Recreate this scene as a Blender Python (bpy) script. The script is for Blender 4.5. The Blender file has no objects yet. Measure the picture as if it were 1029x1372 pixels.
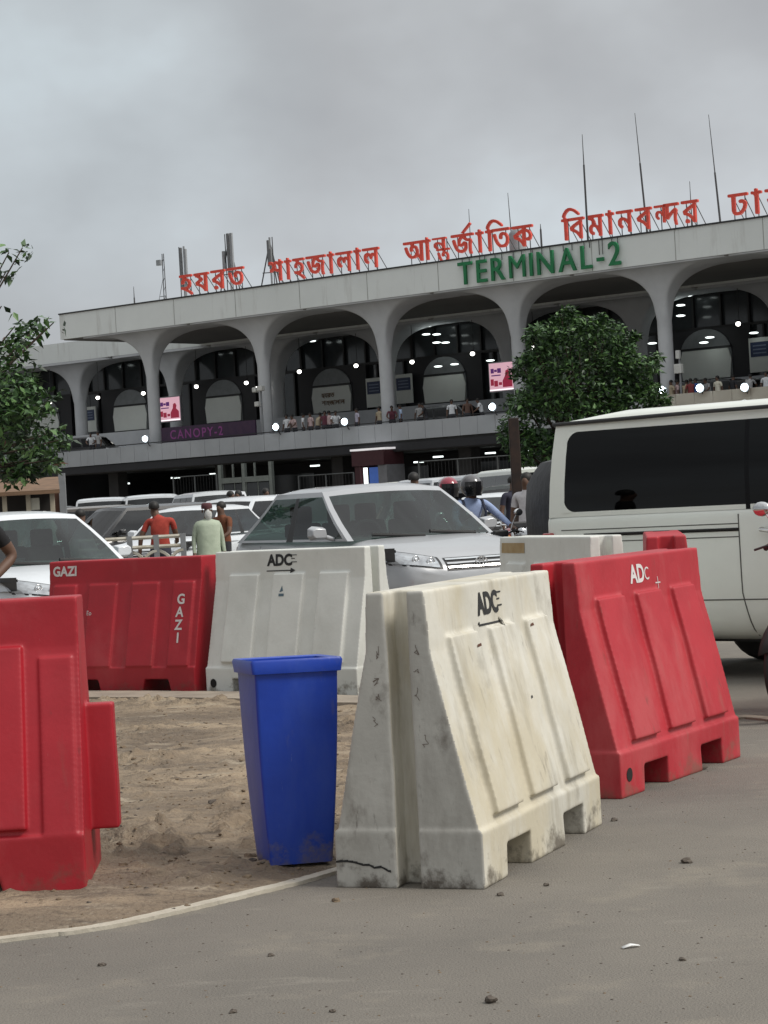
import bpy, bmesh, math, random
from mathutils import Vector, Matrix, noise as mnoise
from mathutils.bvhtree import BVHTree
R = math.radians
rnd = random.Random(7)
sc = bpy.context.scene
COL = sc.collection

# ------------------------------------------------------------------ camera
F, ROLL, CH, HY = 3000.0, R(3.2), 1.42, 668.0       # focal length (photo px), roll, eye height, horizon row
PITCH = math.atan((686 - HY) / F)
cam_d = bpy.data.cameras.new('camera'); cam = bpy.data.objects.new('camera', cam_d); COL.objects.link(cam)
cam_d.sensor_fit = 'VERTICAL'; cam_d.sensor_height = 24; cam_d.lens = 24 * F / 1372
cam_d.clip_start = 0.1; cam_d.clip_end = 3000
cam.matrix_world = Matrix.Translation((0, 0, CH)) @ (Matrix.Rotation(R(90) - PITCH, 4, 'X') @ Matrix.Rotation(-ROLL, 4, 'Z'))
sc.camera = cam
# ------------------------------------------------------------------ light
SUN_EL, SUN_AZ = R(48), R(112)                       # azimuth clockwise from +Y (straight ahead)
w = bpy.data.worlds.new('World'); sc.world = w; w.use_nodes = True
nt = w.node_tree; nt.nodes.clear()
def N(t, typ, **kw):
    n = t.nodes.new(typ)
    for k, v in kw.items():
        if k.startswith('i_'): n.inputs[int(k[2:]) if k[2:].isdigit() else k[2:]].default_value = v
        else: setattr(n, k, v)
    return n
def ramp(t, pts, src=None):
    n = t.nodes.new('ShaderNodeValToRGB'); e = n.color_ramp.elements
    while len(e) > 1: e.remove(e[-1])
    e[0].position, c = pts[0][0], pts[0][1]; e[0].color = (*c, 1)
    for p, c in pts[1:]: e.new(p).color = (*c, 1)
    if src is not None: t.links.new(src, n.inputs[0])
    return n
out = N(nt, 'ShaderNodeOutputWorld'); L = nt.links.new
sky = N(nt, 'ShaderNodeTexSky', sky_type='NISHITA', sun_disc=False, sun_elevation=SUN_EL, sun_rotation=SUN_AZ)
bg1 = N(nt, 'ShaderNodeBackground', i_1=0.08); L(sky.outputs[0], bg1.inputs[0])
tc = N(nt, 'ShaderNodeTexCoord'); mp = N(nt, 'ShaderNodeMapping'); mp.inputs['Scale'].default_value = (1, 1, 1.5)
L(tc.outputs['Generated'], mp.inputs[0])
nz = N(nt, 'ShaderNodeTexNoise', i_Scale=5.0, i_Detail=5, i_Roughness=0.5); L(mp.outputs[0], nz.inputs['Vector'])
cl = ramp(nt, [(0.28, (0.345, 0.352, 0.364)), (0.44, (0.405, 0.415, 0.425)), (0.56, (0.47, 0.487, 0.50)), (0.70, (0.57, 0.62, 0.645))], nz.outputs[0])
sep = N(nt, 'ShaderNodeSeparateXYZ'); L(tc.outputs['Generated'], sep.inputs[0])
zr = ramp(nt, [(0.0, (1.1, 1.1, 1.12)), (0.12, (1.04, 1.05, 1.07)), (0.24, (0.98, 0.98, 0.98)), (0.5, (1.45, 1.44, 1.42)), (1.0, (2.0, 1.98, 1.95))], sep.outputs[2])
mul = N(nt, 'ShaderNodeMix', data_type='RGBA', blend_type='MULTIPLY'); mul.inputs[0].default_value = 1
L(cl.outputs[0], mul.inputs[6]); L(zr.outputs[0], mul.inputs[7])
vd = N(nt, 'ShaderNodeVectorMath', operation='DOT_PRODUCT'); vd.inputs[1].default_value = (0.40, 0.0, 0.0); L(tc.outputs['Generated'], vd.inputs[0])   # sky gradient added to shape the light, brighter to the right
va = N(nt, 'ShaderNodeMath', operation='ADD', i_1=1.12); L(vd.outputs['Value'], va.inputs[0])
# a thinner, brighter stretch of cloud up and to the left
vn = N(nt, 'ShaderNodeVectorMath', operation='DOT_PRODUCT'); vn.inputs[1].default_value = tuple(Vector((-0.135, 0.97, 0.19)).normalized()); L(tc.outputs['Generated'], vn.inputs[0])
vr = ramp(nt, [(0.9925, (0, 0, 0)), (0.9995, (1, 1, 1))], vn.outputs['Value']); vq = N(nt, 'ShaderNodeMath', operation='MULTIPLY'); L(vr.outputs[0], vq.inputs[0]); L(nz.outputs[0], vq.inputs[1])
vm = N(nt, 'ShaderNodeMix', data_type='RGBA', blend_type='ADD'); L(vq.outputs[0], vm.inputs[0]); L(mul.outputs[2], vm.inputs[6]); vm.inputs[7].default_value = (0.10, 0.15, 0.17, 1)
bg2 = N(nt, 'ShaderNodeBackground'); L(vm.outputs[2], bg2.inputs[0]); L(va.outputs[0], bg2.inputs[1])
mx = N(nt, 'ShaderNodeMixShader', i_0=0.93); L(bg1.outputs[0], mx.inputs[1]); L(bg2.outputs[0], mx.inputs[2]); L(mx.outputs[0], out.inputs[0])
sun_d = bpy.data.lights.new('sun', 'SUN'); sun_d.energy = 2.4; sun_d.angle = R(18); sun_d.color = (1, 0.95, 0.87)
sun = bpy.data.objects.new('sun', sun_d); COL.objects.link(sun)
sd = Vector((math.sin(SUN_AZ) * math.cos(SUN_EL), math.cos(SUN_AZ) * math.cos(SUN_EL), math.sin(SUN_EL)))
sun.rotation_euler = sd.to_track_quat('Z', 'Y').to_euler(); sun.location = (0, 0, 60)
sc.view_settings.view_transform = 'Standard'; sc.view_settings.look = 'None'
sc.view_settings.exposure = 0.0; sc.view_settings.gamma = 1
sc.cycles.max_bounces = 6; sc.cycles.transparent_max_bounces = 12

# ------------------------------------------------------------------ pixel of the photograph -> point in the place
def ray(px, py):
    u = (px - 514.5) / F; v = (686 - py) / F
    a = u * math.cos(ROLL) + v * math.sin(ROLL); b = -u * math.sin(ROLL) + v * math.cos(ROLL)
    return Vector((a, math.cos(PITCH) + b * math.sin(PITCH), b * math.cos(PITCH) - math.sin(PITCH)))
def at(px, py, d):                                   # at distance d ahead
    r = ray(px, py); return Vector((0, 0, CH)) + r * (d / r.y)
def gnd(px, py, z=0.0):                              # on the level z
    r = ray(px, py); return Vector((0, 0, CH)) + r * ((z - CH) / r.z)
def spot(px, d):                                     # ground point under column px at distance d (px taken on the horizon)
    p = at(px, HY - (px - 514.5) * math.tan(ROLL), d); return Vector((p.x, d, 0))
PHI = R(39)
FO = at(520, 600, 120); FO.z = 0
ft, fn = Vector((math.cos(PHI), -math.sin(PHI), 0)), Vector((math.sin(PHI), math.cos(PHI), 0))
def fac(px, py, e=0.0):                              # pixel -> (s, z) on the facade plane e metres behind the colonnade
    r = ray(px, py); c = Vector((0, 0, CH)); k = (fn.dot(FO - c) + e) / fn.dot(r); p = c + r * k
    return (p - FO).dot(ft), p.z
def fw(s, e, z=0.0): return FO + ft * s + fn * e + Vector((0, 0, z))

# ------------------------------------------------------------------ materials
MATS = {}
def mat(name, c, rough=0.6, c2=None, scale=3.0, stretch=(1, 1, 1), spots=None, metal=0.0, bump=0.0, bscale=30.0, spec=0.5, coat=0.0, lo=0.4, hi=0.65, emit=None, mud=None):
    if name in MATS: return MATS[name]
    m = bpy.data.materials.new(name); m.use_nodes = True; t = m.node_tree; b = t.nodes['Principled BSDF']; l = t.links.new
    b.inputs['Roughness'].default_value = rough; b.inputs['Metallic'].default_value = metal
    b.inputs['Specular IOR Level'].default_value = spec; b.inputs['Coat Weight'].default_value = coat
    if emit:
        b.inputs['Emission Color'].default_value = (*emit[0], 1); b.inputs['Emission Strength'].default_value = emit[1]
    c2 = c2 or tuple(x * 0.82 for x in c)
    co = N(t, 'ShaderNodeTexCoord'); ma = N(t, 'ShaderNodeMapping'); ma.inputs['Scale'].default_value = stretch; l(co.outputs['Object'], ma.inputs[0])
    n1 = N(t, 'ShaderNodeTexNoise', i_Scale=scale, i_Detail=6, i_Roughness=0.6); l(ma.outputs[0], n1.inputs['Vector'])
    r1 = ramp(t, [(lo, c), (hi, c2)], n1.outputs[0]); last = r1.outputs[0]
    for i, (sc_, st, th, colr, amt) in enumerate(spots or []):
        mm = N(t, 'ShaderNodeMapping'); mm.inputs['Scale'].default_value = st; mm.inputs['Location'].default_value = (3.1 * i + 1, 1.7 * i, 0.9 * i); l(co.outputs['Object'], mm.inputs[0])
        n2 = N(t, 'ShaderNodeTexNoise', i_Scale=sc_, i_Detail=8, i_Roughness=0.65); l(mm.outputs[0], n2.inputs['Vector'])
        r2 = ramp(t, [(th, (0, 0, 0)), (min(th + 0.13, 1), (amt, amt, amt))], n2.outputs[0])
        x = N(t, 'ShaderNodeMix', data_type='RGBA'); l(r2.outputs[0], x.inputs[0]); l(last, x.inputs[6]); x.inputs[7].default_value = (*colr, 1); last = x.outputs[2]
    if mud:                                          # splashed mud, thickest at the foot, with a ragged edge of its own
        n4 = N(t, 'ShaderNodeTexNoise', i_Scale=9, i_Detail=8, i_Roughness=0.7); l(co.outputs['Object'], n4.inputs['Vector'])
        sx = N(t, 'ShaderNodeSeparateXYZ'); l(co.outputs['Object'], sx.inputs[0])
        m1 = N(t, 'ShaderNodeMath', operation='MULTIPLY_ADD', i_1=-1.6, i_2=0.16); l(sx.outputs[2], m1.inputs[0])
        m2 = N(t, 'ShaderNodeMath', operation='MAXIMUM', i_1=-0.12); l(m1.outputs[0], m2.inputs[0])
        m3 = N(t, 'ShaderNodeMath', operation='ADD'); l(m2.outputs[0], m3.inputs[0]); l(n4.outputs[0], m3.inputs[1])
        r4 = ramp(t, [(0.55, (0, 0, 0)), (0.72, (mud[1],) * 3)], m3.outputs[0])
        x = N(t, 'ShaderNodeMix', data_type='RGBA'); l(r4.outputs[0], x.inputs[0]); l(last, x.inputs[6]); x.inputs[7].default_value = (*mud[0], 1); last = x.outputs[2]
    l(last, b.inputs['Base Color'])
    if bump:
        n3 = N(t, 'ShaderNodeTexNoise', i_Scale=bscale, i_Detail=5); l(co.outputs['Object'], n3.inputs['Vector'])
        bp = N(t, 'ShaderNodeBump', i_Strength=bump, i_Distance=0.02); l(n3.outputs[0], bp.inputs['Height']); l(bp.outputs[0], b.inputs['Normal'])
    MATS[name] = m; return m
def glass(name, tint, rough=0.02, refl=0.14, mx=0.95):
    if name in MATS: return MATS[name]
    m = bpy.data.materials.new(name); m.use_nodes = True; t = m.node_tree; t.nodes.clear(); l = t.links.new
    o = N(t, 'ShaderNodeOutputMaterial'); tr = N(t, 'ShaderNodeBsdfTransparent'); tr.inputs[0].default_value = (*tint, 1)
    gl = N(t, 'ShaderNodeBsdfGlossy', i_Roughness=rough); fr = N(t, 'ShaderNodeLayerWeight', i_Blend=0.35)
    mr = N(t, 'ShaderNodeMapRange'); mr.inputs[3].default_value = refl; mr.inputs[4].default_value = mx; l(fr.outputs['Fresnel'], mr.inputs[0])
    x = N(t, 'ShaderNodeMixShader'); l(mr.outputs[0], x.inputs[0]); l(tr.outputs[0], x.inputs[1]); l(gl.outputs[0], x.inputs[2]); l(x.outputs[0], o.inputs[0])
    MATS[name] = m; return m
def lamp_mat(name, c, s): return mat(name, (0.8, 0.8, 0.8), 0.4, emit=(c, s))

M_RED = mat('red_barrier_plastic', (0.39, 0.011, 0.022), 0.5, (0.33, 0.010, 0.019), 2.5, spots=[(3, (1, 1, 0.5), 0.52, (0.40, 0.05, 0.055), 0.5), (6, (1, 1, 0.2), 0.60, (0.28, 0.05, 0.045), 0.6), (24, (1, 1, 0.3), 0.645, (0.12, 0.03, 0.028), 0.6), (50, (3, 1, 0.6), 0.69, (0.55, 0.25, 0.24), 0.6)], bump=0.05, bscale=40, mud=((0.16, 0.06, 0.045), 0.6))
M_REDOLD = mat('sun_faded_red_plastic', (0.45, 0.022, 0.034), 0.55, (0.38, 0.017, 0.027), 2.5, spots=[(2.5, (1, 1, 0.4), 0.5, (0.48, 0.08, 0.085), 0.6), (7, (1, 1, 0.2), 0.60, (0.34, 0.09, 0.075), 0.6), (20, (1, 1, 0.3), 0.62, (0.18, 0.05, 0.04), 0.6), (50, (3, 1, 0.6), 0.68, (0.6, 0.32, 0.3), 0.6)], bump=0.06, bscale=40, mud=((0.2, 0.09, 0.065), 0.7))
WSP = [(1.6, (1, 1, 0.5), 0.48, (0.50, 0.43, 0.28), 0.6), (5, (1.0, 1.0, 0.13), 0.53, (0.36, 0.325, 0.25), 0.65), (3.2, (1, 1, 0.8), 0.60, (0.22, 0.195, 0.155), 0.55), (13, (1, 1, 0.3), 0.62, (0.20, 0.17, 0.13), 0.7), (34, (1, 1, 0.5), 0.66, (0.10, 0.085, 0.07), 0.85)]
M_WHITE = mat('dirty_white_plastic', (0.67, 0.645, 0.57), 0.6, (0.55, 0.53, 0.46), 2.0, spots=WSP, bump=0.07, bscale=35, mud=((0.13, 0.11, 0.085), 0.9))
M_GRIME_SHADE = mat('grimed_shaded_white_plastic', (0.50, 0.49, 0.45), 0.65, (0.41, 0.40, 0.365), 2.5, spots=[(4, (1, 1, 0.3), 0.50, (0.29, 0.275, 0.245), 0.65), (5, (1, 1, 0.8), 0.58, (0.15, 0.13, 0.11), 0.75), (26, (1, 1, 0.3), 0.62, (0.09, 0.078, 0.063), 0.8)], bump=0.08, bscale=35, mud=((0.09, 0.075, 0.06), 0.95))
M_WHITE2 = mat('dirty_white_plastic_cool', (0.70, 0.71, 0.67), 0.6, (0.60, 0.61, 0.57), 2.0, spots=[(5, (1, 1, 0.2), 0.58, (0.55, 0.55, 0.51), 0.6), (13, (1, 1, 0.5), 0.66, (0.30, 0.28, 0.24), 0.6), (30, (1, 1, 0.5), 0.69, (0.10, 0.085, 0.07), 0.8)], bump=0.07, bscale=35, mud=((0.14, 0.12, 0.09), 0.85))
M_INK = mat('black_stencil_paint', (0.02, 0.02, 0.02), 0.7)
M_WPAINT = mat('white_stencil_paint', (0.7, 0.66, 0.65), 0.7)
M_HOLE = mat('dark_hollow', (0.015, 0.013, 0.012), 0.9)
M_BLUE = mat('blue_bin_plastic', (0.010, 0.055, 0.43), 0.36, (0.008, 0.042, 0.34), 3, spots=[(3, (1, 1, 0.3), 0.55, (0.035, 0.085, 0.42), 0.6), (6, (1, 1, 0.35), 0.61, (0.17, 0.18, 0.23), 0.5), (40, (2, 2, 0.3), 0.68, (0.3, 0.33, 0.4), 0.5), (30, (1, 1, 0.7), 0.72, (0.25, 0.27, 0.3), 0.5)], bump=0.10, bscale=12, mud=((0.16, 0.14, 0.12), 0.7))
M_BLACK = mat('black_rubber', (0.018, 0.018, 0.018), 0.7)
M_PLASTIC = mat('dark_trim_plastic', (0.03, 0.03, 0.032), 0.5)
M_CHROME = mat('chrome', (0.75, 0.75, 0.75), 0.15, metal=1.0)
M_RIM = mat('alloy_rim', (0.4, 0.4, 0.42), 0.35, metal=0.8)
M_SEAT = mat('seat_fabric', (0.05, 0.048, 0.045), 0.9); M_DPIL = mat('gloss_black_pillar', (0.004, 0.004, 0.005), 0.25, spec=.2)
M_SKIN = mat('skin', (0.125, 0.066, 0.042), 0.6, (0.10, 0.053, 0.034))
M_HAIR = mat('black_hair', (0.012, 0.011, 0.01), 0.6)
M_GLASS = glass('car_glass', (0.30, 0.40, 0.37), refl=0.06, mx=.6)
M_DGLASS = glass('smoked_glass', (0.12, 0.14, 0.14), refl=0.07, mx=.7)
M_TINT = glass('tinted_glass', (0.004, 0.005, 0.007), refl=0.012, mx=0.5)
M_LENS = mat('headlamp_lens', (0.50, 0.52, 0.54), 0.08, (0.26, 0.27, 0.29), 7, coat=1.0, metal=0.45)
M_TAIL = mat('tail_lamp_lens', (0.35, 0.01, 0.01), 0.15, coat=0.5)

# ------------------------------------------------------------------ mesh helpers
class MB:
    def __init__(s): s.v = []; s.f = []; s.mi = []
    def add(s, vs, fs, mi=0):
        o = len(s.v); s.v += [tuple(v) for v in vs]; s.f += [tuple(i + o for i in f) for f in fs]; s.mi += [mi] * len(fs); return s
    def box(s, x0, x1, y0, y1, z0, z1, mi=0):
        return s.add([(x0, y0, z0), (x1, y0, z0), (x1, y1, z0), (x0, y1, z0), (x0, y0, z1), (x1, y0, z1), (x1, y1, z1), (x0, y1, z1)],
                     [(0, 3, 2, 1), (4, 5, 6, 7), (0, 1, 5, 4), (1, 2, 6, 5), (2, 3, 7, 6), (3, 0, 4, 7)], mi)
    def prism(s, A, B, mi=0):                        # two matching outlines joined
        n = len(A)
        return s.add(list(A) + list(B), [tuple(range(n))[::-1], tuple(range(n, 2 * n))] + [(i, (i + 1) % n, n + (i + 1) % n, n + i) for i in range(n)], mi)
    def tube(s, pts, r, n=8, mi=0, closed=False, cap=True):
        pts = [Vector(p) for p in pts]; k = len(pts); rs = r if isinstance(r, (list, tuple)) else [r] * k
        rings = []; up = None
        for i, p in enumerate(pts):
            a = pts[(i - 1) % k] if (closed or i) else p; b = pts[(i + 1) % k] if (closed or i < k - 1) else p
            d = (b - a).normalized()
            if up is None: up = Vector((0, 0, 1)) if abs(d.z) < 0.9 else Vector((1, 0, 0))
            x = d.cross(up).normalized(); y = x.cross(d).normalized(); up = y
            rings.append([p + (x * math.cos(q) + y * math.sin(q)) * rs[i] for q in (2 * math.pi * j / n for j in range(n))])
        fs = []; m = k if closed else k - 1
        for i in range(m):
            i2 = (i + 1) % k
            fs += [(i * n + j, i * n + (j + 1) % n, i2 * n + (j + 1) % n, i2 * n + j) for j in range(n)]
        if cap and not closed: fs += [tuple(range(n))[::-1], tuple(range((k - 1) * n, k * n))]
        return s.add([v for q in rings for v in q], fs, mi)
    def lathe(s, prof, c=(0, 0, 0), axis='Z', n=24, mi=0):   # prof: (r, h)
        c = Vector(c); vs = []
        for r_, h in prof:
            for j in range(n):
                q = 2 * math.pi * j / n; a, b = r_ * math.cos(q), r_ * math.sin(q)
                vs.append(c + Vector({'Z': (a, b, h), 'Y': (a, h, b), 'X': (h, a, b)}[axis]))
        fs = []
        for i in range(len(prof) - 1):
            fs += [(i * n + j, i * n + (j + 1) % n, (i + 1) * n + (j + 1) % n, (i + 1) * n + j) for j in range(n)]
        fs += [tuple(range(n))[::-1], tuple(range((len(prof) - 1) * n, len(prof) * n))]
        return s.add(vs, fs, mi)
    def ball(s, c, rx, ry=None, rz=None, n=12, mi=0, zmin=-1.0):
        ry = ry or rx; rz = rz or rx; c = Vector(c); k = n // 2 + 1; vs = []
        for i in range(k):
            t = -1 + 2 * i / (k - 1); t = max(t, zmin); h = math.sin(t * math.pi / 2); q = math.cos(t * math.pi / 2)
            vs += [c + Vector((rx * q * math.cos(2 * math.pi * j / n), ry * q * math.sin(2 * math.pi * j / n), rz * h)) for j in range(n)]
        fs = [(i * n + j, i * n + (j + 1) % n, (i + 1) * n + (j + 1) % n, (i + 1) * n + j) for i in range(k - 1) for j in range(n)]
        return s.add(vs, fs, mi)
    def grid(s, P, mi=0):                            # P[i][j] points
        n = len(P[0]); return s.add([p for r in P for p in r], [(i * n + j, i * n + j + 1, (i + 1) * n + j + 1, (i + 1) * n + j) for i in range(len(P) - 1) for j in range(n - 1)], mi)
    def mesh(s, name):
        m = bpy.data.meshes.new(name); m.from_pydata(s.v, [], s.f); m.polygons.foreach_set('material_index', s.mi)
        b = bmesh.new(); b.from_mesh(m); bmesh.ops.remove_doubles(b, verts=b.verts, dist=1e-5); bmesh.ops.recalc_face_normals(b, faces=b.faces); b.to_mesh(m); b.free()
        return m
    def build(s, name, mats, parent=None, smooth=None, bevel=0, bseg=2):
        return link(name, s.mesh(name), mats, parent, smooth, bevel, bseg)
def link(name, m, mats, parent=None, smooth=None, bevel=0, bseg=2):
    o = bpy.data.objects.new(name, m); COL.objects.link(o)
    if mats is not None and not m.materials:
        for x in (mats if isinstance(mats, (list, tuple)) else [mats]): m.materials.append(x)
    if parent: o.parent = parent
    if smooth: m.shade_smooth(); m.set_sharp_from_angle(angle=R(smooth))
    if bevel:
        md = o.modifiers.new('bevel', 'BEVEL'); md.width = bevel; md.segments = bseg; md.limit_method = 'ANGLE'; md.angle_limit = R(35); md.harden_normals = False
    return o
def bake(o):                                         # apply the object's modifiers
    dg = bpy.context.evaluated_depsgraph_get(); dg.update(); m = bpy.data.meshes.new_from_object(o.evaluated_get(dg)); o.modifiers.clear(); old = o.data; o.data = m
    if old.users == 0: bpy.data.meshes.remove(old)
    return o
def empty(name, loc=(0, 0, 0), rz=0.0):
    o = bpy.data.objects.new(name, None); COL.objects.link(o); o.location = loc; o.rotation_euler = (0, 0, rz); o.empty_display_size = 0.1; return o
def tag(o, label=None, cat=None, group=None, kind=None):
    if label: o['label'] = label
    if cat: o['category'] = cat
    if group: o['group'] = group
    if kind: o['kind'] = kind
    return o
KIDS = {}
def copy_tree(o, parent=None):
    c = o.copy(); COL.objects.link(c)
    if parent: c.parent = parent
    for ch in o.children: copy_tree(ch, c)
    return c
def text_mesh(s, size, depth, off=0.0, spacing=1.0):
    c = bpy.data.curves.new('txt', 'FONT'); c.body = s; c.size = size; c.extrude = depth; c.offset = off; c.space_character = spacing; c.resolution_u = 4
    o = bpy.data.objects.new('txt', c); COL.objects.link(o); dg = bpy.context.evaluated_depsgraph_get(); dg.update()
    m = bpy.data.meshes.new_from_object(o.evaluated_get(dg)); bpy.data.objects.remove(o); bpy.data.curves.remove(c); return m
def bounds(m): 
    xs = [v.co.x for v in m.vertices]; ys = [v.co.y for v in m.vertices]; return min(xs), max(xs), min(ys), max(ys)

# ------------------------------------------------------------------ ground
gm = mat('dusty_asphalt', (0.195, 0.176, 0.150), 0.9, (0.148, 0.135, 0.117), 0.55, spots=[(1.6, (1, 1, 1), 0.54, (0.26, 0.23, 0.185), 0.6), (4, (0.6, 1.6, 1), 0.6, (0.29, 0.265, 0.225), 0.45), (12, (0.6, 1.3, 1), 0.62, (0.12, 0.108, 0.095), 0.5), (55, (1, 1, 1), 0.58, (0.12, 0.11, 0.10), 0.55), (170, (1, 1, 1), 0.58, (0.30, 0.275, 0.235), 0.5)], bump=0.5, bscale=120)
mb = MB(); GX = [-900, -60, -14, -6, -3, 0, 3, 6, 14, 60, 900]; GY = [-60, 0, 3, 5, 7, 9, 12, 20, 40, 90, 1600]
mb.grid([[(x, y, 0) for x in GX] for y in GY]); tag(mb.build('road', gm), kind='structure')
# median of bare dirt, inside a flush concrete edging strip
line = [(-8.0, 5.6), (-5.0, 6.0), (-2.6, 6.95)] + [tuple(gnd(*p)[:2]) for p in ((0, 1262), (100, 1250), (170, 1238), (240, 1222), (300, 1208), (340, 1198), (390, 1186), (440, 1172))] + [(0.05, 9.05), (0.5, 9.95), (1.0, 11.1), (1.55, 12.6), (1.72, 13.6), (1.45, 14.6), (0.6, 15.0)]
bl = [tuple(gnd(*p)[:2]) for p in ((470, 946), (320, 940), (120, 938), (-60, 937))]
poly = line + bl + [(-6.0, 19.6), (-14, 25), (-14, 5.4)]
def inside(x, y):
    c = False; j = len(poly) - 1
    for i in range(len(poly)):
        (xi, yi), (xj, yj) = poly[i], poly[j]
        if (yi > y) != (yj > y) and x < (xj - xi) * (y - yi) / (yj - yi) + xi: c = not c
        j = i
    return c
segs = [(Vector(poly[i]), Vector(poly[(i + 1) % len(poly)])) for i in range(len(poly))]
def edge_d(x, y):
    p = Vector((x, y)); best = 9
    for a, b_ in segs:
        d = b_ - a; t = max(0, min(1, (p - a).dot(d) / max(d.dot(d), 1e-9))); best = min(best, (p - a - d * t).length)
    return best
def dirt_h(x, y):
    q = min(1, edge_d(x, y) / .3); return dirt_h0(x, y) * q * q * (3 - 2 * q) + .010
def dirt_h0(x, y):
    n = mnoise.fractal(Vector((x * 1.6, y * 1.6, 0.3)), 1.0, 2.0, 5); k = mnoise.fractal(Vector((x * 9, y * 9, 2.3)), 0.8, 2.1, 4)
    m = mnoise.noise(Vector((x * 0.7 + 4, y * 0.7, 5)))
    return 0.026 + 0.022 * n + max(0, k - .05) * 0.085 * max(0.12, 0.45 + m * 1.3)
st = 0.026; x0, y0 = -3.4, 6.2; nx, ny = int(5.3 / st), int(12.5 / st); vid = {}; dv = []; df = []
def dvid(i, j):
    if (i, j) not in vid:
        x, y = x0 + i * st, y0 + j * st; vid[(i, j)] = len(dv); dv.append((x, y, max(0.008, dirt_h(x, y))))
    return vid[(i, j)]
for j in range(ny):
    for i in range(nx):
        if inside(x0 + (i + .5) * st, y0 + (j + .5) * st): df.append((dvid(i, j), dvid(i + 1, j), dvid(i + 1, j + 1), dvid(i, j + 1)))
dm = bpy.data.meshes.new('dirt_ground'); dm.from_pydata(dv, [], df); dm.shade_smooth()
M_DIRT = mat('dry_dirt', (0.33, 0.255, 0.175), 0.95, (0.17, 0.128, 0.088), 0.9, spots=[(1.1, (0.5, 1.5, 1), 0.47, (0.13, 0.10, 0.074), 0.75), (4, (0.6, 1.4, 1), 0.55, (0.38, 0.32, 0.24), 0.7), (10, (0.6, 1.5, 1), 0.545, (0.08, 0.06, 0.044), 0.85), (28, (0.8, 1.2, 1), 0.58, (0.06, 0.046, 0.035), 0.7), (45, (1, 1, 1), 0.60, (0.40, 0.36, 0.30), 0.6)], bump=0.9, bscale=45)
tag(link('dirt_ground', dm, M_DIRT), kind='structure')
mb = MB(); mb.grid([[(x, y, 0.004) for x in (-14, -9, -3.38)] for y in (5.5, 10, 14, 18.5)])
tag(mb.build('dirt_verge', M_DIRT), kind='structure')
def strip(name, pts, wd, h, m, jit=0.0):
    A = []; pts = [Vector((*p, 0)) for p in pts]
    for i, p in enumerate(pts):
        d = (pts[min(i + 1, len(pts) - 1)] - pts[max(i - 1, 0)]).normalized(); nn = Vector((-d.y, d.x, 0)); k = wd * (1 + jit * (rnd.random() - .5))
        A.append([p - nn * k * .5 + Vector((0, 0, -0.02)), p - nn * k * .5 + Vector((0, 0, h)), p + nn * k * .5 + Vector((0, 0, h)), p + nn * k * .5 + Vector((0, 0, -0.02))])
    b = MB(); b.grid(A); return b.build(name, m, smooth=30)
def dense(pts, k=8):
    o = []
    for i in range(len(pts) - 1):
        p0, p1, p2, p3 = (Vector(pts[max(0, min(len(pts) - 1, i + q))]) for q in (-1, 0, 1, 2))
        for j in range(k):
            t = j / k; o.append(tuple(0.5 * ((2 * p1) + (p2 - p0) * t + (2 * p0 - 5 * p1 + 4 * p2 - p3) * t * t + (3 * p1 - p0 - 3 * p2 + p3) * t ** 3)))
    return o + [tuple(pts[-1])]
M_KERB = mat('worn_concrete_edging', (0.52, 0.48, 0.40), 0.85, (0.40, 0.36, 0.29), 4, spots=[(20, (1, 1, 1), 0.6, (0.2, 0.18, 0.15), 0.7)], bump=0.3)
tag(strip('kerb_edging', dense(line), 0.058, 0.014, M_KERB, 0.3), kind='structure')
M_KERB2 = mat('dusty_concrete_edging', (0.34, 0.29, 0.23), 0.85, (0.25, 0.21, 0.17), 3, spots=[(9, (1, 1, 1), 0.6, (0.16, 0.13, 0.1), 0.7)], bump=0.3)
tag(strip('back_kerb_edging', dense([line[-1]] + bl + [(-6.0, 19.6), (-14, 25)]), 0.45, 0.05, M_KERB2, 0.1), kind='structure')
tag(strip('road_edge_crack', dense([tuple(gnd(1060, 968)[:2]), tuple(gnd(1000, 962)[:2]), tuple(gnd(960, 966)[:2])]), 0.12, 0.012, M_KERB2, 0.6), kind='structure')

# gravel, clods and litter
def stone_mesh(r, seed):
    b = bmesh.new(); bmesh.ops.create_icosphere(b, subdivisions=2, radius=r)
    for v in b.verts:
        v.co *= 1 + 0.55 * mnoise.noise(v.co / r * 1.3 + Vector((seed, 0, 0))); v.co.z *= 0.6
    m = bpy.data.meshes.new('stone'); b.to_mesh(m); b.free(); return m
M_STONE = mat('dark_stone', (0.075, 0.06, 0.05), 0.9, (0.12, 0.10, 0.08), 30); M_STONE2 = mat('brown_clod', (0.14, 0.10, 0.065), 0.95, (0.2, 0.15, 0.1), 30)
gb = MB()
base = [stone_mesh(1, k) for k in range(4)]
for k in range(1100):
    if k < 600: px, py = rnd.uniform(130, 480), 945 + 260 * rnd.random()
    else: px, py = rnd.uniform(0, 1029), rnd.uniform(1000, 1372)
    p = gnd(px, py)
    ins = inside(p.x, p.y)
    if k < 600 and not ins: continue
    z = dirt_h(p.x, p.y) if ins and -3.38 < p.x else 0.0
    r = (rnd.uniform(0.004, 0.011) * (2.3 if rnd.random() < 0.05 else 1)) if ins else rnd.uniform(0.0015, 0.005)
    m = base[k % 4]; q = Matrix.Rotation(rnd.random() * 6, 3, 'Z')
    gb.add([q @ v.co * r + Vector((p.x, p.y, z)) for v in m.vertices], [tuple(f.vertices) for f in m.polygons], 0 if rnd.random() < (.15 if ins else .6) else 1)
tag(gb.build('loose_gravel', [M_STONE, M_STONE2]), 'fine loose gravel and clods scattered over the dirt and asphalt', 'gravel', kind='stuff')
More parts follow.
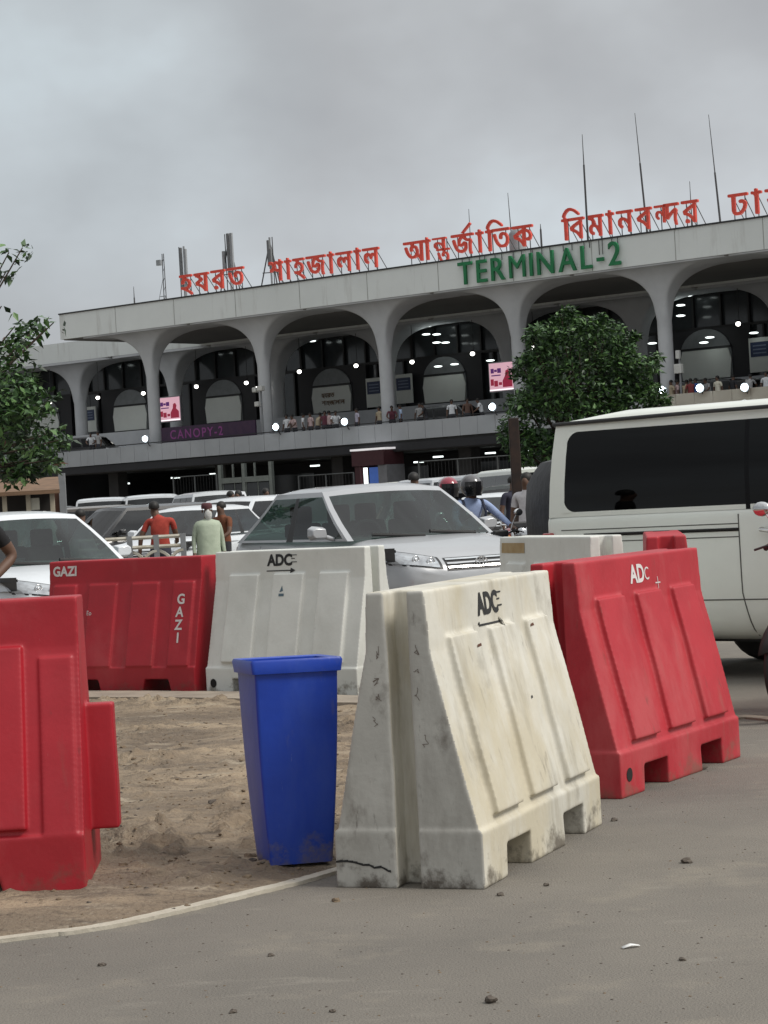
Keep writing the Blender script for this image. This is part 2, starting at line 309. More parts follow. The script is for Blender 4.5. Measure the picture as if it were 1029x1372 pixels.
for i, (px, py, r, lab) in enumerate([(921, 1156, .022, 'largest dark stone lying alone on the asphalt right of the barriers'), (671, 1200, .013, 'small brown stone beside the front white barrier corner'), (451, 1208, .015, 'brown stone on the asphalt below the left foot of the front white barrier'),
        (137, 1294, .012, 'small dark stone on the asphalt just outside the edging at left'), (363, 1281, .010, 'small dark stone on the asphalt below the blue bin'), (914, 1287, .011, 'small dark stone on the asphalt right of the white scrap'), (732, 1187, .011, 'dark pebble on the asphalt beside the second notch of the front white barrier'),
        (823, 1100, .014, 'dark stone on the asphalt beside the far corner of the front white barrier'), (940, 1031, .03, 'dark clod lying against the far foot of the red barrier'), (658, 1343, .02, 'flat dark clod near the bottom edge of the asphalt'), (446, 1356, .009, 'tiny dark stone at the bottom of the asphalt'), (312, 1357, .011, 'dark pebble in the bottom left of the asphalt')]):
    o = link('stone', stone_mesh(r, i * 3.3), M_STONE if i != 2 else M_STONE2); o.location = gnd(px, py) + Vector((0, 0, r * 0.35)); tag(o, lab, 'stone', 'stones on the asphalt')
b = MB(); b.grid([[(-0.03, -0.008, 0.004), (0, -0.01, 0.010), (0.03, -0.006, 0.005)], [(-0.028, 0.008, 0.006), (0.002, 0.007, 0.013), (0.03, 0.008, 0.006)]])
o = b.build('paper_scrap', mat('white_paper', (0.8, 0.8, 0.78), 0.8), smooth=60); md = o.modifiers.new('s', 'SOLIDIFY'); md.thickness = 0.002
o.location = gnd(845, 1270); o.rotation_euler = (0, 0, 0.35); tag(o, 'small white paper scrap lying on the asphalt', 'litter')

# ------------------------------------------------------------------ water filled road barriers
def barrier_mesh(kind):
    Ln, H = 1.50, 1.08; h = Ln / 2; b = MB()
    if kind == 'W': zt, zp, wb, wm, wt = 0.86, 0.205, 0.29, 0.128, 0.112
    else: zt, zp, wb, wm, wt = 0.88, 0.215, 0.28, 0.115, 0.10; H = 1.06
    def half(x0, x1, g0, g1=0.0, sgn=1):             # half profile slabs with centre gap g
        A = [(sgn * g0, zp), (sgn * (wb - .012), zp), (sgn * wm, zt), (sgn * wt, H), (sgn * g0, H)]
        b.prism([(x0, y, z) for y, z in A], [(x1, y, z) for y, z in A])
    gd, gw = (0.11, 0.042) if kind == 'W' else (0.0, 0.0)
    b.prism([(-h + gd, y, z) for y, z in ((-wb + .012, zp), (wb - .012, zp), (wm, zt), (wt, H), (-wt, H), (-wm, zt))], [(h - gd, y, z) for y, z in ((-wb + .012, zp), (wb - .012, zp), (wm, zt), (wt, H), (-wt, H), (-wm, zt))])
    if kind == 'W': nts = [(-0.48, -0.20), (0.22, 0.50)]; nh = 0.125; sl = 0.0
    else: nts = [(-0.53, -0.24), (0.15, 0.44)]; nh = 0.125; sl = 0.035
    def plinth(x0, x1, ya, yb, notch):
        O = [(x0, 0)]
        if notch:
            for a, c in nts: O += [(a, 0), (a + sl, nh), (c - sl, nh), (c, 0)]
        O += [(x1, 0), (x1, zp + .004), (x0, zp + .004)]
        b.prism([(x, ya, z) for x, z in O], [(x, yb, z) for x, z in O])
    plinth(-h + gd, h - gd, -wb, wb, True)
    if gd:
        for x0, x1 in ((-h, -h + gd + .004), (h - gd - .004, h)):
            for s in (1, -1):
                half(x0 + (.006 if x0 < 0 else 0), x1 - (.006 if x0 > 0 else 0), gw, sgn=s)
                ya, yb = sorted((s * gw, s * wb)); plinth(x0, x1, ya, yb, False)
    pans = {'W': [(-0.59, -0.27), (-0.14, 0.18), (0.31, 0.61)], 'G': [(-0.70, -0.48), (-0.36, -0.08), (0.05, 0.34), (0.45, 0.70)], 'H': [(-0.72, -0.46), (-0.33, -0.02), (0.10, 0.545), (0.585, 0.735)]}[kind]
    pz0, pz1, th = (0.245, 0.90, 0.030) if kind == 'W' else (0.225, 0.87, 0.022)
    def ys(z): return wb - .012 + (wm - wb + .012) * (z - zp) / (zt - zp)
    for s in (1, -1):
        for a, c in pans:
            q = 0.012
            if c > .7 and kind == 'H': th, pz0, pz1 = .010, .205, .845
            elif kind == 'H': th, pz0, pz1 = .028, .24, .89
            A = [(a, s * ys(pz0) * .8, pz0), (c, s * ys(pz0) * .8, pz0), (c, s * ys(pz1) * .6, pz1), (a, s * ys(pz1) * .6, pz1)]
            B = [(a + q, s * (ys(pz0) + th), pz0 + .004), (c - q, s * (ys(pz0) + th), pz0 + .004), (c - q, s * (ys(pz1) + th), pz1), (a + q, s * (ys(pz1) + th), pz1)]
            b.prism(A, B)
    if kind != 'W':
        b.box(h - .02, h + (.11 if kind == 'H' else .085), -.048, .048, .20, .66)
    o = b.build('tmp', None)
    md = o.modifiers.new('r', 'REMESH'); md.mode = 'VOXEL'; md.voxel_size = 0.0046 if kind == 'H' else 0.0068
    md = o.modifiers.new('s', 'SMOOTH'); md.factor = 0.5; md.iterations = {'H': 16, 'G': 6, 'W': 3}[kind]
    bake(o); m = o.data
    for v in m.vertices:
        n = mnoise.fractal(v.co * 2.2, 1.0, 2.0, 3); v.co += Vector((v.co.x * 0.003 * n, (0.006 if v.co.y > 0 else -0.006) * n, 0))
    m.shade_smooth(); bpy.data.objects.remove(o); m.materials.clear(); return m
BM = {k: barrier_mesh(k) for k in 'WGH'}
for v in BM['G'].vertices: v.co.xy *= -1
BV = {k: BVHTree.FromPolygons([v.co.copy() for v in m.vertices], [tuple(p.vertices) for p in m.polygons]) for k, m in BM.items()}
def on_face(root, name, me, m, x, z, axis='Y'):       # lay a flat mesh (in XY) on the -Y flank (or the -X end) of the barrier body
    bv = BV[root['shape_kind']]; zs = root['shape_scale']
    for v in me.vertices:
        px, pz = x + v.co.x, z + v.co.y
        if axis == 'Y': h = bv.ray_cast(Vector((px, -2, pz / zs)), Vector((0, 1, 0)))[0]; v.co = Vector((px, (h.y if h else -.12) - .0025, pz))
        else: h = bv.ray_cast(Vector((-2, -px, pz / zs)), Vector((1, 0, 0)))[0]; v.co = Vector(((h.x if h else -.75) - .0025, -px, pz))
    return link(name, me, m, root)
def lettering(root, s, size, m, x, z, off=0.0, spacing=1.0, name='lettering', axis='Y'):
    return on_face(root, name, text_mesh(s, size, 0.0, off, spacing), m, x, z, axis)
def flat(*quads):
    b = MB()
    for q in quads:
        if len(q) == 4 and not hasattr(q[0], '__len__'):
            x0, x1, z0, z1 = q; k = max(1, int((x1 - x0) / .05)); b.grid([[(x0 + (x1 - x0) * i / k, z, 0) for i in range(k + 1)] for z in (z0, z1)])
        else: b.add([(x, z, 0) for x, z in q], [tuple(range(len(q)))])
    return b.mesh('flat')
def barrier(kind, pos, ang, m, label, group='water filled road barriers', scale=1.0):
    root = empty('road_barrier', pos, ang); tag(root, label, 'barrier', group); root['shape_kind'] = kind; root['shape_scale'] = scale
    o = link('barrier_body', BM[kind].copy(), m, root); 
    if scale != 1: o.scale = (1, 1, scale)
    return root
def ring_plug(root, x, y, z):
    b = MB(); b.lathe([(0.030, 0), (0.030, 0.006)], (x, y, z), 'Y', 18); b.build('drain_hole', M_HOLE, root)
def adc(root, m, x, z, size=0.115):
    lettering(root, 'ADC', size, m, x, z, 0.005)
    on_face(root, 'arrow_mark', flat((0, .25, 0, .008), ((.24, -.016), (.285, .004), (.24, .024))), m, x - .01, z - .045)
    for k in range(3): on_face(root, 'small_print', flat((0, (.055, .035, .055)[k], 0, .006)), m, x + .235, z + .018 + .026 * k)
def place(base, ang, ln=.75, hw=.29, left=False):
    dL, dE = Vector((math.cos(ang), math.sin(ang), 0)), Vector((math.sin(ang), -math.cos(ang), 0)); return base + dL * (-ln if left else ln) - dE * hw
ang1 = R(68); B1 = barrier('W', place(gnd(650, 1192), ang1), ang1, M_WHITE, 'dirty white barrier nearest the camera, grooved grey end facing us, right of the blue bin')
adc(B1, M_INK, -0.20, 0.955)
bm_ = [c for c in B1.children if c.name.startswith('barrier_body')][0].data; bm_.materials.append(M_GRIME_SHADE)    # near end: road grime plus its shade, both put into a greyer colour
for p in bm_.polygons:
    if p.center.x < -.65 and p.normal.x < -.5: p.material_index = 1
M_GOUGE = mat('rust_brown_gouge', (0.12, 0.05, 0.03), 0.9)
for x, z, q in ((-.34, .84, .055), (0.33, .87, .05), (.10, .60, .02), (-.22, .915, .02)): on_face(B1, 'scratch_mark', flat(((0, 0), (q, .002), (q * .9, .013), (q * .2, .010))), M_GOUGE if q > .03 else M_INK, x, z)
M_SCRAWL = mat('dark_scrawl', (0.16, 0.13, 0.11), 0.9)
for px_, zz, ln in ((.075, .87, .06), (.07, .80, .05), (.072, .72, .07), (-.085, .87, .06), (-.09, .78, .07), (-.08, .70, .05), (-.1, .62, .04), (.09, .55, .05)):
    q = [(px_ + rnd.uniform(-.012, .012), zz - ln * .5 * k / 5 + rnd.uniform(-.016, .016)) for k in range(6)]
    for k in range(5): dx, dz = q[k + 1][0] - q[k][0], q[k + 1][1] - q[k][1]; l_ = math.hypot(dx, dz) or 1; nx, nz_ = -dz / l_ * .0022, dx / l_ * .0022; on_face(B1, 'scrawl', flat(((0, 0), (dx, dz), (dx + nx, dz + nz_), (nx, nz_))), M_SCRAWL, q[k][0], q[k][1], 'X')
q = [(-.285 + .022 * k + rnd.uniform(-.006, .006), .098 - .0035 * k + rnd.uniform(-.007, .007)) for k in range(11)]
for k in range(10): on_face(B1, 'base_crack', flat((q[k], q[k + 1], (q[k + 1][0], q[k + 1][1] + .007 + .004 * rnd.random()), (q[k][0], q[k][1] + .007))), M_INK, 0, 0, 'X')
ang2 = R(60); B2 = barrier('W', place(gnd(834, 1071), ang2), ang2, M_REDOLD, 'faded red barrier with white stencil letters behind the nearest white one')
lettering(B2, 'AD', 0.12, M_WPAINT, -0.15, 0.95, 0.004); lettering(B2, 'C', 0.09, M_WPAINT, 0.02, 0.955, 0.0)
on_face(B2, 'drain_hole', flat([(0.032 * math.cos(k * .4), .032 * math.sin(k * .4)) for k in range(16)]), M_HOLE, -.66, .10)
on_face(B2, 'paint_mark', flat((0, .06, 0, .006)), M_WPAINT, .15, .93); on_face(B2, 'paint_mark', flat((0, .006, -.03, .03)), M_WPAINT, .177, .933)
ang3 = R(-39); B3 = barrier('W', place(gnd(277, 931), ang3), ang3, M_WHITE2, 'white barrier with black stencil letters and arrow, behind the blue bin')
adc(B3, M_INK, -0.20, 0.965)
on_face(B3, 'drain_hole', flat([(0.032 * math.cos(k * .4), .034 * math.sin(k * .4)) for k in range(16)]), M_HOLE, -.67, .09)
on_face(B3, 'faded_sticker', flat((0, .05, 0, .02)), mat('faded_blue_ink', (0.1, 0.16, 0.2), 0.8), -.05, .735); on_face(B3, 'faded_sticker', flat(((0, 0), (.035, .01), (.022, .05))), MATS['faded_blue_ink'], -.045, .765)
ang4 = R(-31); B4 = barrier('G', place(gnd(262, 932), ang4, left=True, hw=.28), ang4, M_RED, 'red barrier with white maker lettering across and down it, in front of the white sedan', scale=1.0)
lettering(B4, 'GAZI', 0.105, M_WPAINT, -0.71, 0.945, 0.004)
for k, ch in enumerate('GAZI'): lettering(B4, ch, 0.105, M_WPAINT, 0.545 if ch != 'I' else .568, 0.70 - k * .098, 0.003)
on_face(B4, 'maker_mark', text_mesh('Eo', .05, 0), M_WPAINT, -.33, .63)
ang5 = R(1.5); B5 = barrier('H', gnd(132, 1199) + Vector((-.80, .28, 0)), ang5, M_RED, 'bright red barrier nearest at left, cut by the frame, with an end tongue', scale=1.05)
B6 = barrier('W', Vector((1.17, 15.2, 0)), R(-70), M_WHITE2, 'white barrier with brown tape along its top, behind the red one by the van', scale=1.02)
on_face(B6, 'tape', flat((0, .40, 0, .07)), mat('brown_tape', (0.33, 0.22, 0.09), 0.6, (0.4, 0.3, 0.16), 9), -.70, .99)
B7 = barrier('W', Vector((1.70, 13.7, 0)), R(84), M_REDOLD, 'farthest red barrier, mostly hidden, with only its pale top and edge showing by the van', scale=1.03)

# ------------------------------------------------------------------ blue bin
BP = Vector((-0.424, 8.74, 0.03)); BIN = empty('waste_bin', BP, R(14))
tag(BIN, 'tall blue plastic bin tapering downwards, standing on the dirt between the barriers', 'bin')
def rrect(hx, hy, z, r=.014, n=4, sx=0):
    o = []
    for cx, cy, a0 in ((hx - r, hy - r, 0), (-hx + r, hy - r, 90), (-hx + r, -hy + r, 180), (hx - r, -hy + r, 270)):
        o += [(cx + r * math.cos(R(a0 + 90 * k / n)) + sx, cy + r * math.sin(R(a0 + 90 * k / n)), z) for k in range(n + 1)]
    return o
b = MB(); lv = []
for k in range(15):
    t = k / 14; z = 0.76 * t; hx = .124 + .040 * t + 0.008 * math.sin(t * 3.1) ; hy = .124 + .040 * t
    lv.append(rrect(hx, hy, z))
ins_ = [rrect(.156 - .005 * k, .156 - .005 * k, .76 - .1 * k) for k in range(0, 7)]
n = len(lv[0])
for seq in (lv, ins_):
    vs = [p for q in seq for p in q]; b.add(vs, [(i * n + j, i * n + (j + 1) % n, (i + 1) * n + (j + 1) % n, (i + 1) * n + j) for i in range(len(seq) - 1) for j in range(n)])
b.add(lv[0], [tuple(range(n))]); b.add(ins_[-1], [tuple(range(n))])
o = b.build('bin_body', M_BLUE, BIN, smooth=50)
b = MB(); seq = [rrect(.164, .164, .735), rrect(.176, .176, .737), rrect(.182, .182, .78), rrect(.177, .177, .79), rrect(.158, .158, .785), rrect(.155, .155, .74)]
b.add([p for q in seq for p in q], [(i * n + j, i * n + (j + 1) % n, (i + 1) * n + (j + 1) % n, (i + 1) * n + j) for i in range(len(seq) - 1) for j in range(n)])
b.build('bin_rim', M_BLUE, BIN, smooth=50)
BIN.rotation_euler = (R(-1.5), R(1.2), R(16))

# ------------------------------------------------------------------ vehicles
SPEC = dict(
 sedan=dict(body=[(-2.24, .42, .80, .55), (-2.17, .28, .96, .72), (-1.95, .22, 1.02, .81), (-1.3, .2, .99, .85), (-.4, .2, .95, .855), (.5, .2, .94, .855), (1.05, .2, .945, .845), (1.5, .2, .89, .84), (1.85, .22, .82, .82), (2.1, .24, .74, .77), (2.24, .30, .64, .64)],
   gh=(1.00, .14, -1.02, -1.84), zb=.93, zr=1.46, wb=.81, wt=.66, wheels=(-1.32, 1.32), r=.31, cuts=(.03, .47, .53, .80, .955), sides=('D', 'P', 'D', 'd')),
 suv=dict(body=[(-2.2, .45, 1.0, .7), (-2.14, .32, 1.12, .82), (-1.8, .27, 1.14, .86), (-.5, .26, 1.1, .88), (.7, .26, 1.08, .88), (1.2, .26, 1.07, .87), (1.75, .27, 1.0, .85), (2.1, .3, .9, .78), (2.25, .4, .75, .62)],
   gh=(1.3, .55, -1.95, -2.12), zb=1.06, zr=1.72, wb=.83, wt=.66, wheels=(-1.3, 1.38), r=.34, cuts=(.03, .36, .41, .66, .70, .97), sides=('D', 'P', 'D', 'P', 'D')),
 minivan=dict(body=[(-2.2, .4, .98, .72), (-2.15, .28, 1.08, .82), (-1.8, .22, 1.08, .85), (-.5, .2, 1.05, .86), (.9, .2, 1.03, .86), (1.5, .2, 1.0, .85), (1.95, .22, .9, .8), (2.15, .26, .78, .7), (2.25, .36, .66, .56)],
   gh=(1.72, .85, -2.0, -2.16), zb=1.03, zr=1.84, wb=.82, wt=.68, wheels=(-1.35, 1.4), r=.31, cuts=(.03, .38, .42, .68, .72, .97), sides=('D', 'P', 'D', 'P', 'D')),
 van=dict(body=[(-2.345, .42, 1.17, .80), (-2.335, .30, 1.20, .84), (-2.28, .27, 1.21, .853), (-2.0, .26, 1.21, .853), (-1, .25, 1.21, .853), (.5, .25, 1.21, .853), (1.7, .25, 1.19, .853), (2.1, .25, 1.14, .84), (2.3, .3, 1.02, .8), (2.38, .42, .8, .7)],
   gh=(2.22, 1.62, -2.25, -2.31), zb=1.17, zr=1.885, wb=.835, wt=.765, wheels=(-1.48, 1.35), r=.32, cuts=(.028, .34, .347, .628, .636, .97), sides=('D', 'P', 'D', 'P', 'D')))
def vehicle(kind, name, label, cat, pos, ang, paint, glassm=None, detail=True, group=None, scale=1.0, roof_mat=None, front='black'):
    S = SPEC[kind]; root = empty(name, pos, ang); tag(root, label, cat, group)
    if scale != 1: root.scale = (scale,) * 3
    glassm = glassm or M_GLASS
    b = MB(); K = []; nose = S['body'][-1][0]
    for x, zb, zt, w_ in S['body']:
        cr = .015; hh = zt - zb
        ku, kt = (.99, .982) if kind == 'van' else (.955, .80)
        half = [(0, zb), (w_ * .75, zb), (w_ * .96, zb + .06 * hh), (w_, zb + .38 * hh), (w_ * .99, zb + .68 * hh), (w_ * ku, zb + .93 * hh), (w_ * kt, zt), (w_ * .4, zt + cr), (0, zt + cr)]
        K.append([(x, y, z) for y, z in half] + [(x, -y, z) for y, z in half[-2:0:-1]])
    n = len(K[0])
    b.add([p for q in K for p in q], [(i * n + j, i * n + (j + 1) % n, (i + 1) * n + (j + 1) % n, (i + 1) * n + j) for i in range(len(K) - 1) for j in range(n)] + [tuple(range(n))[::-1], tuple(range((len(K) - 1) * n, len(K) * n))])
    o = b.build('body', paint, root); md = o.modifiers.new('s', 'SUBSURF'); md.levels = md.render_levels = 2 if detail else 1
    if detail:
        cb = MB()
        for xw in S['wheels']:
            for s in (1, -1): cb.lathe([(S['r'] * 1.16, -.16), (S['r'] * 1.16, .30)], (xw, s * .78 if s > 0 else -.78 - .14, S['r']), 'Y', 28)
        co = cb.build('cut', None); md = o.modifiers.new('b', 'BOOLEAN'); md.object = co; md.operation = 'DIFFERENCE'; md.solver = 'EXACT'
        bake(o); bpy.data.objects.remove(co)
    else: bake(o)
    m = o.data; m.shade_smooth(); m.set_sharp_from_angle(angle=R(40))
    bvh = BVHTree.FromPolygons([v.co.copy() for v in m.vertices], [tuple(p.vertices) for p in m.polygons])
    # greenhouse
    x0, x1, x2, x3 = S['gh']; zb, zr, wb, wt = S['zb'], S['zr'], S['wb'], S['wt']; ze = zr - .035
    def side(u, v, s):
        bulge = .025 * math.sin(math.pi * v)
        xa = x0 + (x1 - x0) * v; xc = x3 + (x2 - x3) * v
        if kind == 'van': return Vector((x0 + (x3 - x0) * u + (x1 - x0) * v * max(0, 1 - u / .33) + (x2 - x3) * v * max(0, (u - .9) / .1), s * (wb + (wt - wb) * v + bulge), zb + (ze - zb) * v))
        if kind == 'sedan': xc += .22 * math.sin(math.pi * v) * .5
        return Vector((xa + (xc - xa) * u, s * (wb + (wt - wb) * v + bulge), zb + (ze - zb) * v))
    cuts = [0] + list(S['cuts']) + [1]
    vs_ = [0, .05, .35, .65, .90, 1]
    fb = MB(); ub = {}
    for s in (1, -1):
        for i in range(len(cuts) - 1):
            ty = 'F' if i == 0 or i == len(cuts) - 2 else S['sides'][i - 1]
            us = [cuts[i] + (cuts[i + 1] - cuts[i]) * k / 3 for k in range(4)]
            for a in range(len(vs_) - 1):
                P = [[side(u, v, s) for u in us] for v in (vs_[a], vs_[a + 1])]
                if ty in 'DdV' and 1 <= a <= 3: ub.setdefault((s, i), MB()).grid(P)
                else: fb.grid(P, 1 if ty == 'P' and a < 4 else 0)
    # windscreen and rear window
    def endp(t, v, front):
        s = side(0 if front else 1, v, 1); bow = (.16 if front else -.12) * (1 - (2 * t - 1) ** 2) * (1 - .45 * v)
        return Vector((s.x + bow, s.y * (1 - 2 * t), s.z + (.03 * (1 - (2 * t - 1) ** 2)) * v))
    ts = [0, .035] + [.035 + .93 * k / 8 for k in range(1, 8)] + [.965, 1]
    for front in (True, False):
        g = MB()
        for a in range(len(vs_) - 1):
            for k in range(len(ts) - 1):
                P = [[endp(ts[k], v, front), endp(ts[k + 1], v, front)] for v in (vs_[a], vs_[a + 1])]
                if 1 <= k < len(ts) - 2 and (a <= 3 if front else 1 <= a <= 3): g.grid(P)
                else: fb.grid(P, 2 if 1 <= k < len(ts) - 2 and a == 0 else 0)
        g.build('windscreen' if front else 'rear_window', glassm if (front or glassm is not M_GLASS) else glassm, root, smooth=50)
    # roof
    rb = MB(); nu = 24 if kind == 'van' else 12; P = []; hc = .055 if kind == 'van' else .035
    for k in range(nu + 1):
        u = k / nu; sL = side(u, 1, 1); row = []
        for t in [0, .015, .05, .14, .3, .5, .7, .86, .95, .985, 1]:
            e = 1 - (2 * t - 1) ** 2; bw = ((.16 * .55) * e * max(0, 1 - u * 6) - (.12 * .55) * e * max(0, (u - 1) * 6 + 1))
            row.append(Vector((sL.x + bw, sL.y * (1 - 2 * t), sL.z + .03 * e + hc * (1 - (2 * t - 1) ** (24 if kind == 'van' else 6)) * min(1, 8 * u, 8 * (1 - u)))))
        P.append(row)
    rb.grid(P); rb.build('roof', roof_mat or paint, root, smooth=60)
    fr = fb.build('pillars', [paint, M_DPIL if kind == 'van' else M_PLASTIC, M_BLACK], root, smooth=35)
    for (s, i), g in ub.items(): g.build('side_window', glassm, root, smooth=50)
    if kind == 'van':                                # rounded outer corners of the long side glass
        for s in (1, -1):
            for u0, v0, du, dv in ((.97, .05, -1, 1), (.97, .90, -1, -1), (.028, .05, 1, 1)):
                g = MB(); ru, rv = .10 / 4.5, .10 / .72; P = [(u0 + du * -.004, v0 - dv * .012)] + [(u0 + du * ru * (1 - math.cos(q)), v0 + dv * rv * (1 - math.sin(q))) for q in (math.pi / 2 * k / 8 for k in range(9))]
                P = [side(u, v, s) + Vector((0, s * .004, 0)) for u, v in P]; g.add(P, [(0, k, k + 1) for k in range(1, 9)]); g.build('window_corner', paint, root)
    # cabin
    cb = MB(); cb.box(x3 + .15, x0 - .1, -wb + .1, wb - .1, zb - .30, zb - .28); cb.build('cabin_floor', M_PLASTIC, root)
    for sx in (-.38, .38):
        for xx in ((.0, -.95) if kind == 'sedan' else (.75, -.2, -1.2)):
            cb = MB(); cb.prism(*[[(xx + dx, sx + sy * q, zb + dz) for dx, dz, sy in ((-.05, -.3, -.24), (.08, -.3, -.24), (-.03, .18, -.2), (-.13, .18, -.2))] for q in (1, -1)])
            cb.box(xx - .15, xx - .06, sx - .12, sx + .12, zb + .17, zb + .36); cb.build('seat', M_SEAT, root, bevel=.03)
    cb = MB(); xd = x0 - .38; cb.box(xd - .1, xd + .3, -wb + .12, wb - .12, zb - .12, zb - .01); cb.build('dashboard', M_PLASTIC, root, bevel=.03)
    cb = MB(); cb.tube([(xd - .16 + .05 * math.sin(q), -.36 + .18 * math.cos(q), zb + .02 + .17 * math.sin(q)) for q in (2 * math.pi * k / 16 for k in range(16))], .014, 6, closed=True); cb.tube([(xd, -.36, zb - .05), (xd - .16, -.36, zb + .02)], .03); cb.tube([(xd - .16, -.54, zb + .02), (xd - .16, -.18, zb + .02)], .012); cb.build('steering_wheel', M_PLASTIC, root)
    # wheels
    for xw in S['wheels']:
        for s in (1, -1):
            t = MB(); r = S['r']; t.lathe([(r * .62, -.09), (r * .9, -.1), (r, -.07), (r, .07), (r * .9, .1), (r * .62, .09)], (xw, s * (S['wb'] - .07), r), 'Y', 28); wo = t.build('tyre', M_BLACK, root, smooth=40)
            t = MB(); t.lathe([(r * .62, -.02 * s), (r * .60, .08 * s), (r * .5, .07 * s), (r * .15, .085 * s), (.02, .09 * s)], (xw, s * (S['wb'] - .07), r), 'Y', 20)
            t.build('rim', M_RIM, wo, smooth=40)
    # projected trim on nose and tail
    def patch(name, ys_, zs_, m_, dirx=1, lift=.006, fn_=None, par=None):
        P = []
        for zz in zs_:
            row = []
            for yy in ys_:
                y2, z2 = (yy, zz) if not fn_ else fn_(yy, zz)
                h = bvh.ray_cast(Vector((4 * dirx, y2, z2)), Vector((-dirx, 0, 0)))
                if h[0] is None: h = (Vector((nose * dirx * .93, y2, z2)), Vector((dirx, 0, 0)))
                row.append(h[0] + h[1] * lift)
            P.append(row)
        g = MB(); g.grid(P); return g.build(name, m_, root, smooth=60)
    def lin(a, c, k): return [a + (c - a) * i / k for i in range(k + 1)]
    T = S['body'][-3][2]; hz = T - (.14 if kind != 'van' else .28)
    W = S['body'][-3][3]
    for s in (1, -1):
        hf = lambda kx, kz: (lambda y, z: (y, hz + .015 + (abs(y) - .42) * .20 + z * kz * (.050 + .05 * (abs(y) - .42))))
        hb_ = patch('headlight', lin(s * .40, s * (W + .02), 8), lin(-1, 1, 5), M_PLASTIC, fn_=hf(1, 1.12), lift=.004)
        lens = patch('headlight_lens', lin(s * .43, s * (W + .01), 8), lin(-1, 1, 5), M_LENS, fn_=hf(1, .92), lift=.009); lens.parent = hb_
        for yy, rr in ((.50, .038), (.62, .034)):
            h = bvh.ray_cast(Vector((4, s * yy, hz + .01 + (yy - .42) * .2)), Vector((-1, 0, 0)))
            if h[0] is not None and detail: g = MB(); g.tube([h[0] + h[1] * .012 + Vector((0, rr * math.cos(q), rr * math.sin(q))) for q in (2 * math.pi * k / 14 for k in range(14))], .007, 5, closed=True); g.ball(h[0] + h[1] * .008, .012, .02, .02, 8); rf = g.build('lamp_reflector', M_CHROME, root, smooth=80); rf.parent = hb_
        patch('tail_light', lin(s * .5, s * .72, 4), lin(S['body'][1][2] - .3, S['body'][1][2] - .08, 4), M_TAIL, -1)
    patch('grille', lin(-.36, .36, 8), lin(hz - .06, hz + .055, 3), M_PLASTIC)
    for zz in (hz - .035, hz + .0, hz + .035): patch('grille_bar', lin(-.35, .35, 8), lin(zz - .007, zz + .007, 1), M_CHROME, lift=.016)
    patch('lower_intake', lin(-.45, .45, 8), lin(.32, .42, 2), M_BLACK); patch('number_plate', lin(-.24, .24, 2), lin(.44, .53, 2), mat('plate_white', (.7, .7, .68), .5), lift=.02)
    hb = bvh.ray_cast(Vector((4, 0, hz)), Vector((-1, 0, 0)))[0]
    if hb is not None and detail:
        e = MB()
        for rr, rz in ((.06, .042), (.022, .04), (.05, .018)):
            e.tube([(hb.x + .03, rr * math.cos(q), hz + .012 + rz * math.sin(q) + (.02 if rz == .018 else 0)) for q in (2 * math.pi * k / 20 for k in range(20))], .006, 6, closed=True)
        e.build('emblem', M_CHROME, root)
    for s in (1, -1):
        q = MB(); p = side(.10, .04, s); q.prism([(p.x - .10, p.y + s * y_, p.z + z_) for y_, z_ in ((.05, .0), (.07, .13), (.20, .145), (.245, .12), (.25, .04), (.22, .0))], [(p.x - .0, p.y + s * y_, p.z + z_) for y_, z_ in ((.07, .02), (.085, .11), (.19, .12), (.225, .10), (.23, .05), (.2, .02))]); q.tube([(p.x, p.y, p.z), (p.x - .05, p.y + s * .1, p.z + .04)], .025); q.build('door_mirror', paint, root, smooth=40, bevel=.018)
    for y_ in (.55, -.05):
        q = MB(); a = endp(.5 - y_ / 2 / wb, .0, True); c = endp(.5 - (y_ - .52) / 2 / wb, .06, True); q.tube([a + Vector((.02, 0, .012)), c + Vector((.025, 0, .02))], .019, 6); q.build('wiper', M_BLACK, root)
    if detail and kind != 'van':
        for s in (1, -1):                            # door seams and handles, hugging the flank
            for xs in ((.75, -.32, -1.2) if kind == 'sedan' else (1.0, -.2, -1.2)):
                pts = []
                for zz in lin(.3, zb - .04, 8):
                    h = bvh.ray_cast(Vector((xs, s * 3, zz)), Vector((0, -s, 0)))
                    if h[0] is not None: pts.append(h[0])
                if len(pts) > 2: q = MB(); q.tube(pts, .004, 4); q.build('door_seam', M_BLACK, root)
        for s in (1, -1):
            for xs in (-.15, -1.05):
                h = bvh.ray_cast(Vector((xs, s * 3, zb - .12)), Vector((0, -s, 0)))
                if h[0] is not None: k = MB(); k.box(h[0].x - .09, h[0].x + .09, h[0].y - .015, h[0].y + .025 * 1, zb - .14, zb - .105); k.build('door_handle', paint, root, bevel=.008)
    return root
def paint(n, c, c2=None, coat=.6, rough=.35, metal=0.0): return mat(n, c, rough, c2 or tuple(x * .93 for x in c), 1.2, coat=coat, metal=metal, spots=[(3, (1, 1, 1), .62, tuple(x * .75 + .03 for x in c), .35)])
P_SILVER = paint('silver_paint', (.45, .46, .475), metal=.25); P_WHITE = paint('white_paint', (.72, .75, .78)); P_CREAM = paint('ivory_white_paint', (.80, .83, .77), coat=.3)
P_BLACK = paint('black_paint', (.02, .02, .022)); P_GREY = paint('grey_paint', (.16, .17, .175), metal=.3); P_BROWN = paint('taupe_paint', (.16, .14, .12)); P_GREEN = paint('dark_green_paint', (.04, .055, .05))

